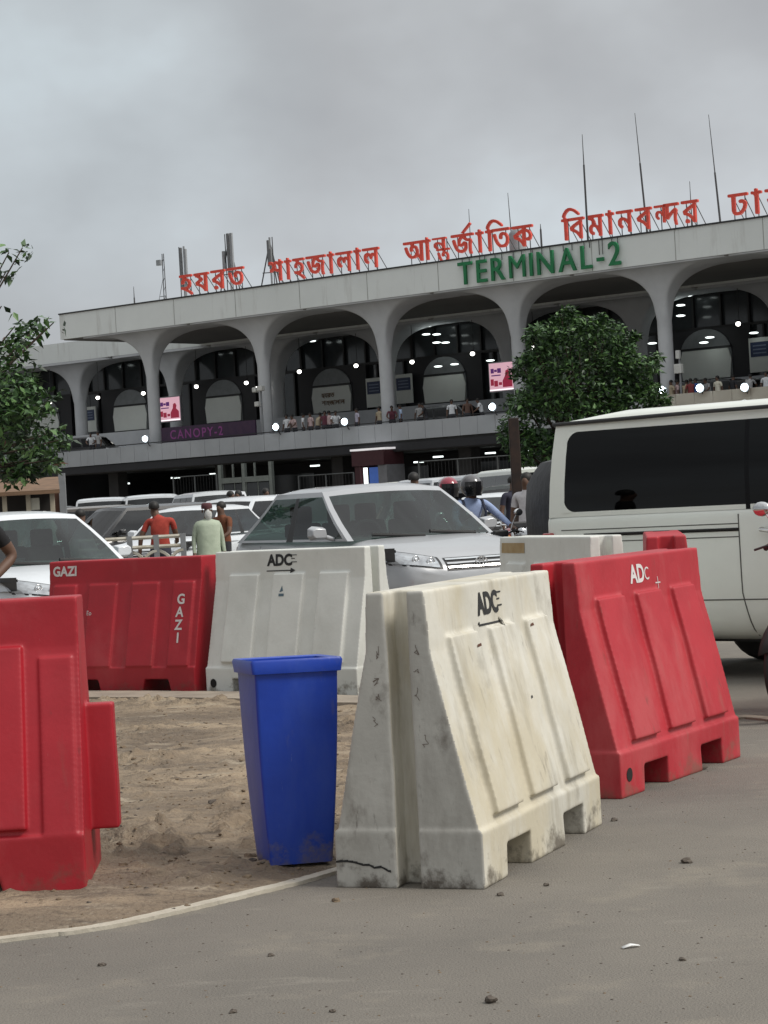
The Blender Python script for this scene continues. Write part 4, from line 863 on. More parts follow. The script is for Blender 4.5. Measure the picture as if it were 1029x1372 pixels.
for px, py in [(403, 458), (418, 457), (557, 438), (573, 437), (571, 448), (585, 448), (585, 459), (597, 459), (904, 398), (922, 396), (912, 409), (912, 423), (722, 419), (740, 416), (125, 491), (137, 489), (258, 474), (273, 472), (657, 483), (587, 491), (609, 488), (874, 460), (1010, 446), (951, 452), (943, 459)]:
    s_, z_ = fac(px, py, 12.9); b = MB(); b.ball((s_, 12.9, z_), .26, .26, .055, 10); b.build('ceiling_light', L_TUBE, TB, smooth=80)
for px, py in [(235, 640), (287, 635), (168, 648), (422, 624), (453, 623), (561, 619), (587, 612), (627, 609), (657, 607), (710, 604), (709, 609), (655, 607)][:11]:
    s_, z_ = fac(px, py, 3.0); b = MB(); b.box(s_ - .28, s_ + .28, 2.9, 3.1, z_ - .04, z_ + .04); b.build('tube_light', L_TUBE, TB)
for px, py, lab in [(35, 603, 'bright bluish floodlight glowing through the left tree'), (195, 588, 'bright bluish floodlight on the parapet left of the purple banner'), (370, 572, 'bright bluish floodlight on the parapet near the camera pole'), (462, 565, 'bright bluish floodlight on the parapet below the board with gold writing'),
        (660, 545, 'bright bluish floodlight on the parapet left of the round tree'), (888, 523, 'white floodlight on the beige parapet right of the round tree, leftmost there'), (938, 520, 'white floodlight on the beige parapet, second of three'), (998, 519, 'white floodlight on the beige parapet, rightmost')]:
    e = -1.7; s_, z_ = fac(px, py, e); o = empty('floodlight', fw(s_, e, z_), -PHI); tag(o, lab, 'floodlight', 'floodlights along the parapet')
    b = MB(); b.ball((0, -.06, 0), .17, .1, .16, 12); b.build('lamp_lens', L_COOL, o, smooth=80); b = MB(); b.lathe([(.22, -.02), (.2, .1), (.08, .16)], axis='Y', n=14); b.build('housing', M_GALV, o); b = MB(); b.tube([(0, .1, 0), (0, .25, -.35), (0, .45, -.5)], .03, 5); b.build('arm', M_STRUT, o)
M_PINK = mat('pink_screen', (.5, .3, .35), .5, emit=((.72, .42, .50), .75)); M_SCF = mat('crimson_figure', (.2, .02, .04), .5, emit=((.4, .02, .06), .5)); M_SCT = mat('violet_screen_text', (.1, .02, .15), .5, emit=((.10, .02, .16), .5)); M_SCW = lamp_mat('white_screen_band', (1, .95, .97), 1.0)
for (xa, ya, xb, yb), lab in (((212, 536, 243, 563), 'pink advertising screen beside the leftmost full column'), ((654, 490, 690, 522), 'pink advertising screen left of the round tree')):
    s0, z1 = fac(xa, ya, 3); s1, z0 = fac(xb, yb, 3); o = empty('advert_screen', fw(s0, 3, z0), -PHI); tag(o, lab, 'screen', 'pink advertising screens'); W_, H_ = s1 - s0, z1 - z0 + .15
    b = MB(); b.box(0, W_, 0, .2, -.05, H_); b.build('screen_case', M_GALV, o); b = MB(); b.box(.06, W_ - .06, -.02, -.001, .02, H_ - .06); b.build('screen_panel', M_PINK, o)
    b = MB(); b.prism(*[[(x * W_, y, z * H_) for x, z in ((.55, .12), (.92, .12), (.92, .38), (.8, .5), (.83, .62), (.77, .72), (.68, .68), (.66, .52), (.55, .34))] for y in (-.035, -.021)]); b.build('figure', M_SCF, o)
    for x0, x1, z0_, z1_ in ((.10, .22, .62, .78), (.24, .34, .66, .74), (.36, .50, .62, .78), (.12, .48, .52, .56), (.08, .2, .2, .42), (.22, .36, .16, .36), (.4, .52, .2, .3)): b = MB(); b.box(x0 * W_, x1 * W_, -.035, -.021, z0_ * H_, z1_ * H_); b.build('screen_lettering', M_SCT if z0_ > .5 else M_SCF, o)
    b = MB(); b.box(.06, W_ - .06, -.036, -.021, .03, .1); b.build('light_band', M_SCW, o)
M_NB = mat('blue_notice', (.03, .05, .12), .5)
for (xa, ya, xb, yb), lab in (((109, 552, 129, 574), 'white notice board with a blue field, beside the left tree'), ((490, 514, 513, 540), 'white notice board with a blue field, left of the middle column'), ((529, 509, 553, 535), 'white notice board with a blue field, right of the middle column'), ((1003, 461, 1034, 492), 'white notice board with a blue field at the right edge')):
    s0, z1 = fac(xa, ya, 13.5); s1, z0 = fac(xb, yb, 13.5); o = empty('notice_board', fw(s0, 13.5, z0), -PHI); tag(o, lab, 'notice board', 'notice boards in the arches'); W_, H_ = s1 - s0, z1 - z0 + .3
    b = MB(); b.box(0, W_, 0, .08, -.2, H_); b.build('board', M_BOARD, o); b = MB(); b.box(.08 * W_, .92 * W_, -.02, -.002, H_ * .38, H_ * .86); b.build('notice_field', M_NB, o)
    for z in (.48, .6, .72): b = MB(); b.box(.2 * W_, .8 * W_, -.028, -.021, H_ * z, H_ * (z + .04)); b.build('notice_line', mat('pale_blue', (.2, .25, .36), .6), o)
s0, z0 = fac(219, 591, -.9); s1, z1 = fac(344, 566, -.9); BN = empty('banner', fw(s0, -1.05, 5.34), -PHI); tag(BN, 'long dark purple display banner behind the parapet', 'banner')
b = MB(); b.box(0, s1 - s0, 0, .12, 0, .85); b.build('banner_panel', mat('dark_purple_panel', (.035, .014, .045), .6, (.05, .02, .05), 3), BN)
me = text_mesh('CANOPY-2', .72, .004, .01, 1.25); o = link('banner_lettering', me, mat('dim_magenta_letters', (.13, .03, .12), .6, emit=((.16, .03, .14), .25)), BN); o.rotation_euler = (R(90), 0, 0); o.location = (.7, -.006, .17)
CP = empty('camera_pole', fw(fac(353, 590, -.9)[0], -.9, 4.58), -PHI); tag(CP, 'slim pole with white surveillance cameras standing on the deck by a column', 'camera pole')
hz_ = fac(353, 518, -.9)[1] - 4.58; b = MB(); b.tube([(0, 0, 0), (0, 0, hz_)], .06, 8); b.build('pole', M_GALV, CP)
for dx, dz, w_ in ((-.22, -.15, .2), (.2, -.1, .28), (-.1, -.95, .2)): b = MB(); b.box(dx - w_ * .7, dx + w_ * .7, -.35, -.05, hz_ + dz - .14, hz_ + dz + .14); b.build('surveillance_camera', mat('camera_white', (.6, .6, .57), .5), CP, bevel=.05)
CP = empty('camera_pole', fw(fac(913, 530, -1.0)[0], -1.0, 4.58), -PHI); tag(CP, 'slim pole with a small white box standing on the deck at right', 'camera pole')
hz_ = fac(913, 472, -1.0)[1] - 4.58; b = MB(); b.tube([(0, 0, 0), (0, 0, hz_)], .05, 8); b.build('pole', M_GALV, CP)
b = MB(); b.box(-.2, .2, -.25, .0, hz_ - 1.0, hz_ - .55); b.build('control_box', MATS['camera_white'], CP, bevel=.03)
b = MB(); b.box(-.1, .1, -.2, .0, hz_ - .3, hz_ + .1); b.build('surveillance_camera', MATS['camera_white'], CP, bevel=.03)
# lower level: entrance, booth, fences
s0, _ = fac(296, 640, -1.9); s1, _ = fac(364, 640, -1.9); EN = empty('entrance_frame', fw(s0, -1.9, 0), -PHI); tag(EN, 'pale framed glass entrance under the driveway', 'doorway'); W_ = s1 - s0
M_ALU = mat('dull_aluminium', (.22, .24, .22), .5, metal=.2)
for x in (0, W_ * .47, W_): b = MB(); b.box(x - .11, x + .11, -.1, .1, 0, 3.8); b.build('post', M_ALU, EN)
b = MB(); b.box(.12, W_ * .47 - .12, -.12, .12, 2.75, 3.05); b.box(W_ * .47 + .12, W_ - .12, -.12, .12, 2.75, 3.05); b.build('header', M_ALU, EN)
for k in range(4):
    b = MB(); x = .15 + (W_ - .3) * k / 4; b.box(x + .06, x + (W_ - .3) / 4 - .06, -.02, .02, .1, 2.7); d_ = b.build('glass_door', M_DGL, EN); b = MB(); b.box(x - .0, x + .055, -.05, .05, .05, 2.74); b.build('door_stile', M_ALU, d_)
for x in (W_ * .25, W_ * .68): b = MB(); b.box(x - .04, x + .04, -.05, .05, 3.06, 3.8); b.build('mullion', M_ALU, EN)
s0, _ = fac(476, 640, -2); s1, _ = fac(519, 640, -2); BO = empty('ticket_booth', fw(s0, -2, 0), -PHI); tag(BO, 'small booth with a lit white top edge, dark red sign board and blue glass', 'booth'); W_ = s1 - s0
b = MB(); b.box(0, .35, 0, 1.5, 0, 3.2); b.build('side_wall', mat('dark_maroon', (.06, .015, .02), .6), BO); b = MB(); b.box(W_ - .6, W_, 0, 1.5, 0, 3.2); b.build('side_wall', mat('pale_grey_panel', (.2, .2, .21), .6), BO)
b = MB(); b.box(-.1, W_ - .1, -.1, 1.6, 3.21, 4.0); b.build('sign_board', MATS['dark_maroon'], BO); b = MB(); b.box(-.1, W_ + .1, -.2, 1.6, 4.01, 4.11); b.build('lit_canopy', lamp_mat('booth_light', (1, .95, .97), .45), BO)
b = MB(); b.box(.9, W_ - .65, .1, .2, 1.6, 3.1); b.build('blue_glass', mat('lit_blue_glass', (.04, .09, .3), .3, emit=((.05, .12, .4), .4)), BO); b = MB(); b.box(.55, .75, .05, .15, 1.2, 3.1); b.build('tube_light', L_TUBE, BO); b = MB(); b.box(.4, W_ - .65, .2, 1.4, 0, 1.55); b.build('counter', M_PLASTIC, BO)
M_DULL = mat('dull_grey_steel', (.10, .105, .105), .7)
def mesh_fence(px0, px1, e, h, lab):
    s0, s1 = fac(px0, 640, e)[0], fac(px1, 640, e)[0]; o = empty('mesh_fence', fw(s0, e, 0), -PHI); tag(o, lab, 'fence'); W_ = s1 - s0; k = max(1, round(W_ / 2.2))
    for i in range(k + 1): b = MB(); b.tube([(W_ * i / k, 0, 0), (W_ * i / k, 0, h)], .045, 6); b.build('post', M_DULL, o)
    for z in (h - .03, h * .3): b = MB(); b.tube([(0, 0, z), (W_, 0, z)], .03, 5); b.build('rail', M_DULL, o)
    b = MB(); n_ = int(W_ / .22)
    for i in range(n_): b.tube([(W_ * (i + .5) / n_, .01, .1), (W_ * (i + .5) / n_, .01, h - .05)], .009, 3)
    b.build('wire_mesh', M_STRUT, o)
mesh_fence(232, 290, -3, 3.3, 'tall galvanised mesh fence left of the glass entrance'); mesh_fence(562, 780, -5, 3.2, 'long mesh fence under the driveway behind the white vans')
mesh_fence(400, 474, -3, 2.9, 'dim mesh fence between the entrance and the booth')

# ------------------------------------------------------------------ trees
LV = [mat('leaf_dark', (0.018, 0.040, 0.017), 0.5), mat('leaf_mid', (0.050, 0.112, 0.034), 0.5), mat('leaf_light', (0.10, 0.20, 0.055), 0.5), mat('leaf_reddish', (0.10, 0.045, 0.03), 0.5)]
M_BARK = mat('brown_bark', (0.06, 0.042, 0.03), 0.95, (0.035, 0.025, 0.02), 12, bump=.6)
def leaves(b, c, r, n, ln, rg, wts=(5, 4, 2, 0), droop=.3):
    for _ in range(n):
        while True:
            p = Vector((rg.uniform(-1, 1), rg.uniform(-1, 1), rg.uniform(-1, 1)))
            if .15 < p.length < 1: break
        p = Vector(c) + Vector((p.x * r[0], p.y * r[1], p.z * r[2])); d = Vector((rg.gauss(0, 1), rg.gauss(0, 1), rg.gauss(-droop, .6))).normalized(); l_ = ln * rg.uniform(.6, 1.25)
        sd_ = d.cross(Vector((rg.gauss(0, .5), rg.gauss(0, .5), 1))).normalized() * l_ * .26; q = d * l_; up = sd_.cross(d).normalized() * l_ * .06
        b.add([p, p + q * .35 + sd_ + up, p + q, p + q * .35 - sd_ + up, p + q * .4], [(0, 4, 1), (1, 4, 2), (2, 4, 3), (3, 4, 0)], rg.choices(range(4), wts)[0])
def tree(loc, lab, limbs, blobs, ln, seed, trunk, wts, cat='tree', name='broadleaf_tree', dens=1.0):
    rg = random.Random(seed); o = empty(name, loc); tag(o, lab, cat); b = MB()
    b.tube(trunk[0], trunk[1], 10)
    for pts, rr in limbs: b.tube(pts, rr, 7)
    b.build('trunk', M_BARK, o, smooth=60); b = MB()
    for c, r, n in blobs: leaves(b, c, r, int(n * dens), ln, rg, wts)
    b.build('crown', LV, o); return o
# round tree before the terminal; crown clusters laid over an egg shaped volume
rg = random.Random(4); D = 44; c0 = at(778, 520, D); sc_ = D / 3000
blobs = []; limbs = []; base_ = Vector((c0.x, D, 0))
def off(px, py): v = at(px, py, D) - base_; return v
for px, py, r in [(775, 455, 34), (740, 452, 24), (808, 455, 28), (745, 480, 36), (800, 485, 38), (835, 475, 26), (850, 500, 28), (725, 505, 32), (770, 515, 44), (820, 520, 40), (862, 530, 26), (705, 545, 28), (740, 545, 36), (785, 555, 38), (830, 553, 34), (868, 552, 18), (690, 572, 22), (715, 585, 24), (750, 585, 30), (705, 607, 16), (735, 612, 20), (760, 605, 24), (722, 470, 18), (790, 440, 18), (840, 462, 14), (683, 590, 13), (760, 430, 15), (752, 421, 9), (800, 428, 10), (884, 540, 12), (712, 452, 12), (700, 490, 13), (842, 447, 11), (868, 487, 12), (795, 590, 26), (835, 585, 24)]:
    for dy in (-.55, .15, .7):
        c = off(px + rg.uniform(-8, 8), py + rg.uniform(-8, 8)); c.y = dy * 1.5 * max(.4, 1 - abs(px - 778) / 140) + rg.uniform(-.15, .15); blobs.append((c, (r * sc_ * .86, r * sc_ * .86, r * sc_ * .70), int(6.5 * r)))
    limbs.append(([(0, 0, 1.5), off(px, py + 14) * .6 + Vector((0, 0, .6)), off(px, py)], [.05, .03, .012]))
tree(base_, 'round dark green tree in front of the terminal, its crown above the white van', limbs, blobs, .125, 4, ([(0, 0, 0), (.03, 0, .9), (0, 0, 2.0), (-.05, 0, 3.2)], [.17, .13, .11, .05]), (4, 5, 4, 0), dens=1.35)
# sparse tree entering from the left edge
D = 30; sc_ = D / 3000; base_ = Vector((at(-150, 690, D).x, D, 0)); blobs = []; limbs = []
for px, py, r, n in [(30, 332, 10, 14), (12, 338, 10, 14), (8, 364, 10, 18), (2, 410, 6, 5), (20, 437, 18, 34), (45, 442, 17, 30), (62, 440, 12, 16), (72, 432, 8, 7), (10, 460, 24, 56), (35, 462, 18, 34), (12, 490, 26, 80), (5, 520, 34, 210), (30, 515, 24, 120), (52, 525, 18, 60), (15, 550, 36, 240), (45, 555, 26, 130), (70, 550, 16, 44), (15, 585, 38, 250), (50, 588, 26, 130), (78, 590, 16, 44), (5, 615, 36, 220), (38, 617, 26, 150), (64, 617, 16, 56), (20, 632, 24, 120), (84, 575, 9, 14), (-30, 480, 34, 140), (-30, 560, 50, 300), (-45, 430, 30, 60), (-30, 620, 40, 220)]:
    c = at(px, py, D) - base_
    for q in range(2):
        c2 = c.copy(); c2.y += rg.uniform(-1.1, 1.1); blobs.append((c2, (r * sc_, r * sc_ * 1.3, r * sc_ * .85), int(n * (.62 if q else .75))))
    limbs.append(([(0, 0, 2.0), c * .55 + Vector((0, 0, .9)), c], [.035, .02, .008]))
tree(base_, 'sparse tree with gappy foliage entering at the left edge, sky between its upper twigs', limbs, blobs, .135, 9, ([(0, 0, 0), (.05, 0, 1.2), (0, 0, 2.6), (-.1, 0, 4.6)], [.2, .16, .13, .04]), (5, 5, 3, .12), dens=1.05)
# rusty post before the round tree
p_ = spot(693, 33); PO = empty('steel_post', p_); tag(PO, 'dark rusty steel post standing left of the white van, its top lost in the tree', 'post')
M_RUST = mat('rusty_dark_steel', (.018, .010, .008), .8, (.035, .018, .012), 8); h_ = at(690, 560, 33).z
b = MB(); b.box(-.075, .075, -.075, .075, 0, h_); b.build('shaft', M_RUST, PO, bevel=.01); b = MB(); b.box(-.2, .2, -.2, .2, 0, .04); b.build('base_plate', M_RUST, PO)

# ------------------------------------------------------------------ kiosk and hoarding at left
KD = 46; kp = spot(22, KD); KI = empty('kiosk', kp, R(4)); tag(KI, 'brown timber kiosk with an overhanging roof board at the left edge', 'kiosk')
M_WOOD = mat('brown_timber', (.20, .12, .07), .8, (.14, .085, .05), 4, (1, 1, 6)); M_CRP = mat('cream_paint', (.42, .37, .28), .8); M_DKW = mat('dark_interior', (.03, .027, .025), .9)
k0 = at(5, 660, KD).x - kp.x; k1 = at(76, 660, KD).x - kp.x; zr_ = at(40, 660, KD).z
b = MB(); b.prism([(k0 - .3, -.6, zr_ - .05), (k1 + .1, -.6, zr_ - .05), (k1 + .1, -.6, zr_ + .03), (k0 - .3, -.6, zr_ + .03)], [(k0 - .3, 1.9, zr_ + .25), (k1 - .1, 1.9, zr_ + .25), (k1 - .1, 1.9, zr_ + .33), (k0 - .3, 1.9, zr_ + .33)]); b.build('roof', M_WOOD, KI)
for x in (k0, k0 + .48, k1 - .12): b = MB(); b.box(x, x + .09, -.42, -.33, 0, zr_ - .03); b.build('post', M_CRP, KI)
b = MB(); b.box(k0 - .2, k1 - .2, .9, 1.0, 0, zr_); b.build('back_wall', M_DKW, KI); b = MB(); b.box(k0, k1 - .14, -.3, .2, 0, .95); b.build('counter', M_CRP, KI)
b = MB(); b.box(k1 - .52, k1 - .34, -.36, -.34, zr_ - .36, zr_ - .12); b.build('notice', mat('pale_notice', (.5, .48, .4), .7), KI); b = MB(); b.box(k0 + .1, k0 + .9, .6, .88, .95, 1.25); b.build('goods', M_BLACK, KI, bevel=.05)
hp = spot(40, 52); HO = empty('hoarding', hp, R(2)); tag(HO, 'brown hoarding behind the kiosk with a grey end post and a pale strip light', 'hoarding'); x1 = at(84, 650, 52).x - hp.x; zt_ = at(60, 640, 52).z
b = MB(); b.box(x1 - 4.5, x1 - .1, 0, .1, 0, zt_); b.build('panel', mat('rust_brown_board', (.12, .05, .025), .8, (.07, .03, .018), 1.5), HO); b = MB(); b.box(x1 - .09, x1 + .06, -.08, .08, 0, zt_ + .08); b.build('end_post', M_GALV, HO)
b = MB(); b.tube([tuple(at(8, 645, 50) - hp), tuple(at(55, 650, 50) - hp)], .035, 6); b.build('strip_light', mat('cream_tube', (.6, .5, .38), .5), HO)
b = MB(); b.tube([tuple(at(8, 645, 50) - hp), (x1 - 3.6, 0, zt_ - .05)], .015, 4); b.tube([tuple(at(55, 650, 50) - hp), (x1 - .9, 0, zt_ - .05)], .015, 4); b.build('light_bracket', M_STRUT, HO)

# ornamental railing
RD = 30.5; r0, r1 = spot(100, RD), spot(243, RD); RL = empty('ornamental_railing', r0, math.atan2(r1.y - r0.y, r1.x - r0.x)); tag(RL, 'pale ornamental railing of crossing arcs in front of the parked cars', 'railing'); W_ = (r1 - r0).length; RH = 1.10
M_RAIL = mat('weathered_pale_rail', (.56, .54, .47), .6, (.42, .38, .30), 6); nb = 4
for k in range(nb + 1): b = MB(); b.box(W_ * k / nb - .035, W_ * k / nb + .035, -.035, .035, 0, RH); b.build('post', MATS['galvanised_steel'], RL)
for z in (RH - .03, RH - .16, .18): b = MB(); b.tube([(0, 0, z), (W_, 0, z)], .03, 6); b.build('rail', M_RAIL, RL)
for k in range(nb):
    a_ = W_ * k / nb; w_ = W_ / nb; b = MB()
    for s in (1, -1):
        for r_ in (.35, .62, .9):
            P = [(a_ + (w_ if s < 0 else 0) + s * w_ * r_ * math.cos(q), 0.02 * s, .2 + (RH - .38) * min(1, r_ * 1.05) * math.sin(q)) for q in (math.pi / 2 * j / 10 for j in range(11))]
            b.tube(P, .024, 5)
    b.build('arc_panel', M_RAIL, RL)

# ------------------------------------------------------------------ people
def person_mesh(pose=None, fingers=False, scale=1.0):
    J = dict(pelvis=(0, 0, .95), spine=(0, .01, 1.13), chest=(0, .01, 1.32), neck=(0, .01, 1.48), jaw=(0, -.015, 1.545), head=(0, -.01, 1.62), crown=(0, .005, 1.70), nose=(0, -.105, 1.60))
    for s, n in ((1, 'l'), (-1, 'r')):
        J.update({'sh' + n: (s * .185, .01, 1.41), 'el' + n: (s * .245, .03, 1.13), 'wr' + n: (s * .26, -.03, .89), 'ha' + n: (s * .262, -.05, .81), 'hi' + n: (s * .095, 0, .90), 'kn' + n: (s * .105, -.02, .50), 'an' + n: (s * .11, .02, .085), 'he' + n: (s * .11, .05, .04), 'to' + n: (s * .125, -.14, .03)})
    J.update(pose or {})
    rad = dict(pelvis=(.155, .115), spine=(.145, .105), chest=(.165, .115), neck=(.056, .056), jaw=(.066, .074), head=(.078, .096), crown=(.052, .062), nose=(.014, .014))
    for n in 'lr': rad.update({'sh' + n: (.062, .062), 'el' + n: (.043, .043), 'wr' + n: (.030, .030), 'ha' + n: (.040, .022), 'hi' + n: (.098, .1), 'kn' + n: (.062, .062), 'an' + n: (.043, .043), 'he' + n: (.036, .036), 'to' + n: (.036, .030)})
    E_ = [('pelvis', 'spine'), ('spine', 'chest'), ('chest', 'neck'), ('neck', 'jaw'), ('jaw', 'head'), ('head', 'crown'), ('head', 'nose')]
    for n in 'lr': E_ += [('chest', 'sh' + n), ('sh' + n, 'el' + n), ('el' + n, 'wr' + n), ('wr' + n, 'ha' + n), ('pelvis', 'hi' + n), ('hi' + n, 'kn' + n), ('kn' + n, 'an' + n), ('an' + n, 'he' + n), ('an' + n, 'to' + n)]
    if fingers:
        for s, n in ((1, 'l'), (-1, 'r')):
            h = Vector(J['ha' + n]); d = (h - Vector(J['wr' + n])).normalized(); sd_ = d.cross(Vector((s, 0, 0))); sd_ = sd_.normalized() if sd_.length > .1 else Vector((0, 0, 1)); cu = Vector((-s, 0, 0)) - d * Vector((-s, 0, 0)).dot(d)
            for q, ln in ((-.027, .062), (-.009, .072), (.009, .070), (.027, .055)):
                f1, f2 = 'f%s%d' % (n, q * 1000), 'g%s%d' % (n, q * 1000); J[f1] = tuple(h + sd_ * q + d * (.03 + ln * .4)); J[f2] = tuple(h + sd_ * q * 1.1 + d * (.03 + ln * .8) + cu * .03); rad[f1] = (.0095, .0095); rad[f2] = (.0075, .0075); E_ += [('ha' + n, f1), (f1, f2)]
            f1, f2 = 'th' + n, 'tg' + n; J[f1] = tuple(h - sd_ * .045 + d * .005 + cu * .01); J[f2] = tuple(h - sd_ * .058 + d * .045 + cu * .02); rad[f1] = (.011, .011); rad[f2] = (.009, .009); E_ += [('wr' + n, f1), (f1, f2)]
    names = list(J); ix = {k: i for i, k in enumerate(names)}
    m = bpy.data.meshes.new('person_body'); m.from_pydata([J[k] for k in names], [(ix[a], ix[b_]) for a, b_ in E_], [])
    o = bpy.data.objects.new('tmp', m); COL.objects.link(o); o.modifiers.new('k', 'SKIN'); sv = m.skin_vertices[0].data
    for i, k in enumerate(names): sv[i].radius = rad[k]; sv[i].use_root = k == 'pelvis'
    md = o.modifiers.new('s', 'SUBSURF'); md.levels = md.render_levels = 2; bake(o); m = o.data; bpy.data.objects.remove(o)
    seg = [(Vector(J[a]), Vector(J[b_]), a, b_) for a, b_ in E_]
    def cls(p):
        best, w_ = 9, 0
        for A_, B_, a, b_ in seg:
            d = B_ - A_; t = max(0, min(1, (p - A_).dot(d) / max(d.dot(d), 1e-9))); q = (p - A_ - d * t).length - (rad[a][0] * (1 - t) + rad[b_][0] * t)
            if q < best: best = q; w_ = (a, b_, t)
        return w_
    for p in m.polygons:
        a, b_, t = cls(p.center); k = 0                # 0 skin, 1 shirt, 2 trousers, 3 shoes
        if a in ('pelvis', 'spine', 'chest') and b_[:2] not in ('hi',): k = 1 if b_ != 'neck' or t < .62 else 0
        if a == 'pelvis' and b_ == 'spine' and t < .25: k = 2
        if a[:2] == 'sh': k = 1 if SLEEVE[0] or t < .62 else 0
        if a[:2] == 'el' and SLEEVE[0] and t < .9: k = 1
        if b_[:2] == 'hi' or a[:2] == 'hi' or a[:2] == 'kn': k = 2
        if a[:2] == 'an': k = 3
        p.material_index = k
    m.shade_smooth(); return m, J
SLEEVE = [False]
CLOTH = {}
def cloth(c):
    k = 'cloth_%d_%d_%d' % tuple(int(x * 255) for x in c); return mat(k, c, .9, tuple(x * .8 for x in c), 9, bump=.3, bscale=14)
M_SHOE = mat('dark_shoe', (.03, .025, .022), .7)
PM = {}
def person(label, loc, rz, shirt, trousers, pose=None, key=None, group=None, hair=True, fingers=False, sleeve=False, scale=1.0, bare=False):
    SLEEVE[0] = sleeve
    if key is None or key not in PM:
        m, J = person_mesh(pose, fingers); PM[key or label] = (m, J)
    m, J = PM[key or label]; m = m.copy(); o = link('person', m, [M_SKIN, cloth(shirt), cloth(trousers), M_SHOE]); o.location = loc; o.rotation_euler = (0, 0, rz); o.scale = (scale,) * 3; tag(o, label, 'person', group)
    if hair:
        h = Vector(J['head']); c_ = Vector(J['crown']); u = (c_ - Vector(J['jaw'])).normalized(); b = MB(); b.ball(h + u * .028 + Vector((0, .018, 0)), .087, .100, .088, 14, zmin=-.30); hh = b.build('hair', M_HAIR, o, smooth=80)
    return o
def face_eyes(o, J):
    h = Vector(J['head'])
    for s in (1, -1): b = MB(); b.ball(h + Vector((s * .032, -.088, .008)), .011, .008, .008, 8); b.build('eye', M_HAIR, o)
    for s in (1, -1): b = MB(); b.ball(h + Vector((s * .082, .0, -.01)), .012, .024, .034, 8); b.build('ear', M_SKIN, o)
lean = dict(spine=(0, -.02, 1.13), chest=(0, -.09, 1.30), neck=(0, -.15, 1.44), jaw=(0, -.20, 1.50), head=(0, -.20, 1.575), crown=(0, -.18, 1.655), nose=(0, -.295, 1.55), shl=(.185, -.11, 1.38), shr=(-.185, -.11, 1.38), ell=(.27, -.22, 1.14), elr=(-.27, -.22, 1.14), wrl=(.17, -.38, 1.03), wrr=(-.17, -.38, 1.03), hal=(.12, -.43, 1.03), har=(-.12, -.43, 1.03))
cnames = dict(white=(.80, .82, .84), pink=(.60, .45, .44), tan=(.48, .40, .28), lavender=(.55, .52, .62), maroon=(.14, .04, .06), sky=(.46, .58, .78), grey=(.40, .40, .40), cream=(.74, .70, .58), red=(.28, .06, .06), blue=(.06, .14, .40), brown=(.15, .09, .07), black=(.03, .03, .035))
dp = [(122, 576, 'white'), (131, 575, 'grey'), (384, 562, 'white'), (395, 566, 'pink'), (406, 560, 'white'), (416, 564, 'pink'), (425, 560, 'tan'), (435, 558, 'maroon'), (441, 558, 'pink'), (449, 557, 'white'), (478, 555, 'lavender'), (508, 552, 'tan'), (525, 549, 'maroon'), (536, 546, 'sky'), (562, 547, 'grey'), (571, 547, 'black'), (605, 542, 'white'), (626, 540, 'brown'), (645, 538, 'white'), (899, 514, 'tan'), (907, 512, 'pink'), (918, 512, 'tan'), (925, 511, 'red'), (932, 513, 'blue'), (949, 508, 'grey'), (961, 507, 'cream'), (982, 508, 'black'), (1003, 503, 'grey'), (1026, 501, 'white')]
ordn = 'first second third fourth fifth sixth seventh eighth'.split(); cnt = {}
for i, (px, py, cn) in enumerate(dp):
    side_ = 'beside the left tree' if px < 140 else ('along the grey parapet' if px < 700 else 'above the beige parapet'); cnt.setdefault((cn, side_), []).append(px)
seen = {}
for i, (px, py, cn) in enumerate(dp):
    side_ = 'beside the left tree' if px < 140 else ('along the grey parapet' if px < 700 else 'above the beige parapet'); tot = len(cnt[(cn, side_)]); k = seen.get((cn, side_), 0); seen[(cn, side_)] = k + 1
    lab = 'person in a %s top %s' % (cn if cn != 'sky' else 'light blue', side_) + (', %s such from the left' % ordn[k] if tot > 1 else '')
    e = -.55 + .5 * rnd.random(); s_, z_ = fac(px, py, e); zb_ = 4.58
    person(lab, fw(s_, e, zb_), -PHI + R(rnd.uniform(-60, 60)) + (math.pi if rnd.random() < .35 else 0), cnames[cn], (.05, .05, .06), None if i % 3 else lean, 'stand' if i % 3 else 'lean', 'people on the upper driveway', scale=1.04)
for px, d_e, lab, p in ((967, 4.5, 'dark van on the upper driveway right of the round tree', P_BLACK), (612, 4.5, 'dark car on the upper driveway behind the white shirts', P_GREY), (120, 4.5, 'dark car on the upper driveway by the left tree', P_BLACK), (1015, 4.5, 'black car on the upper driveway at the right edge', P_BLACK)):
    s_, _ = fac(px, 530, d_e); vehicle('minivan' if 'van' in lab else 'suv', 'parked_car', lab, 'car', fw(s_, d_e, 4.58), -PHI, p, M_TINT, False, 'cars on the upper driveway', 1.0)

# people on the ground
rp = spot(212, 32.2)
red_pose = dict(spine=(0, -.03, 1.13), chest=(.0, -.10, 1.31), neck=(.06, -.14, 1.46), jaw=(.10, -.19, 1.52), head=(.10, -.19, 1.595), crown=(.10, -.175, 1.68), nose=(.13, -.28, 1.57), shl=(.19, -.10, 1.40), shr=(-.19, -.09, 1.40), elr=(-.23, -.14, 1.17), wrr=(-.22, -.30, 1.06), har=(-.20, -.35, 1.05), ell=(.31, -.05, 1.14), wrl=(.34, -.06, .93), hal=(.35, -.07, .86))
person('man in a red T shirt seen from behind, leaning by the ornamental railing', rp, R(174), (.36, .045, .03), (.05, .05, .07), red_pose, None, fingers=True, scale=.92)
op = spot(277, 32); walk = dict(anl=(.11, -.14, .085), hel=(.11, -.11, .04), tol=(.12, -.30, .03), knl=(.105, -.12, .5), anr=(-.11, .16, .1), her=(-.11, .19, .06), tor=(-.12, .0, .03), knr=(-.105, .0, .5), jaw=(.015, -.03, 1.545), nose=(.03, -.11, 1.60))
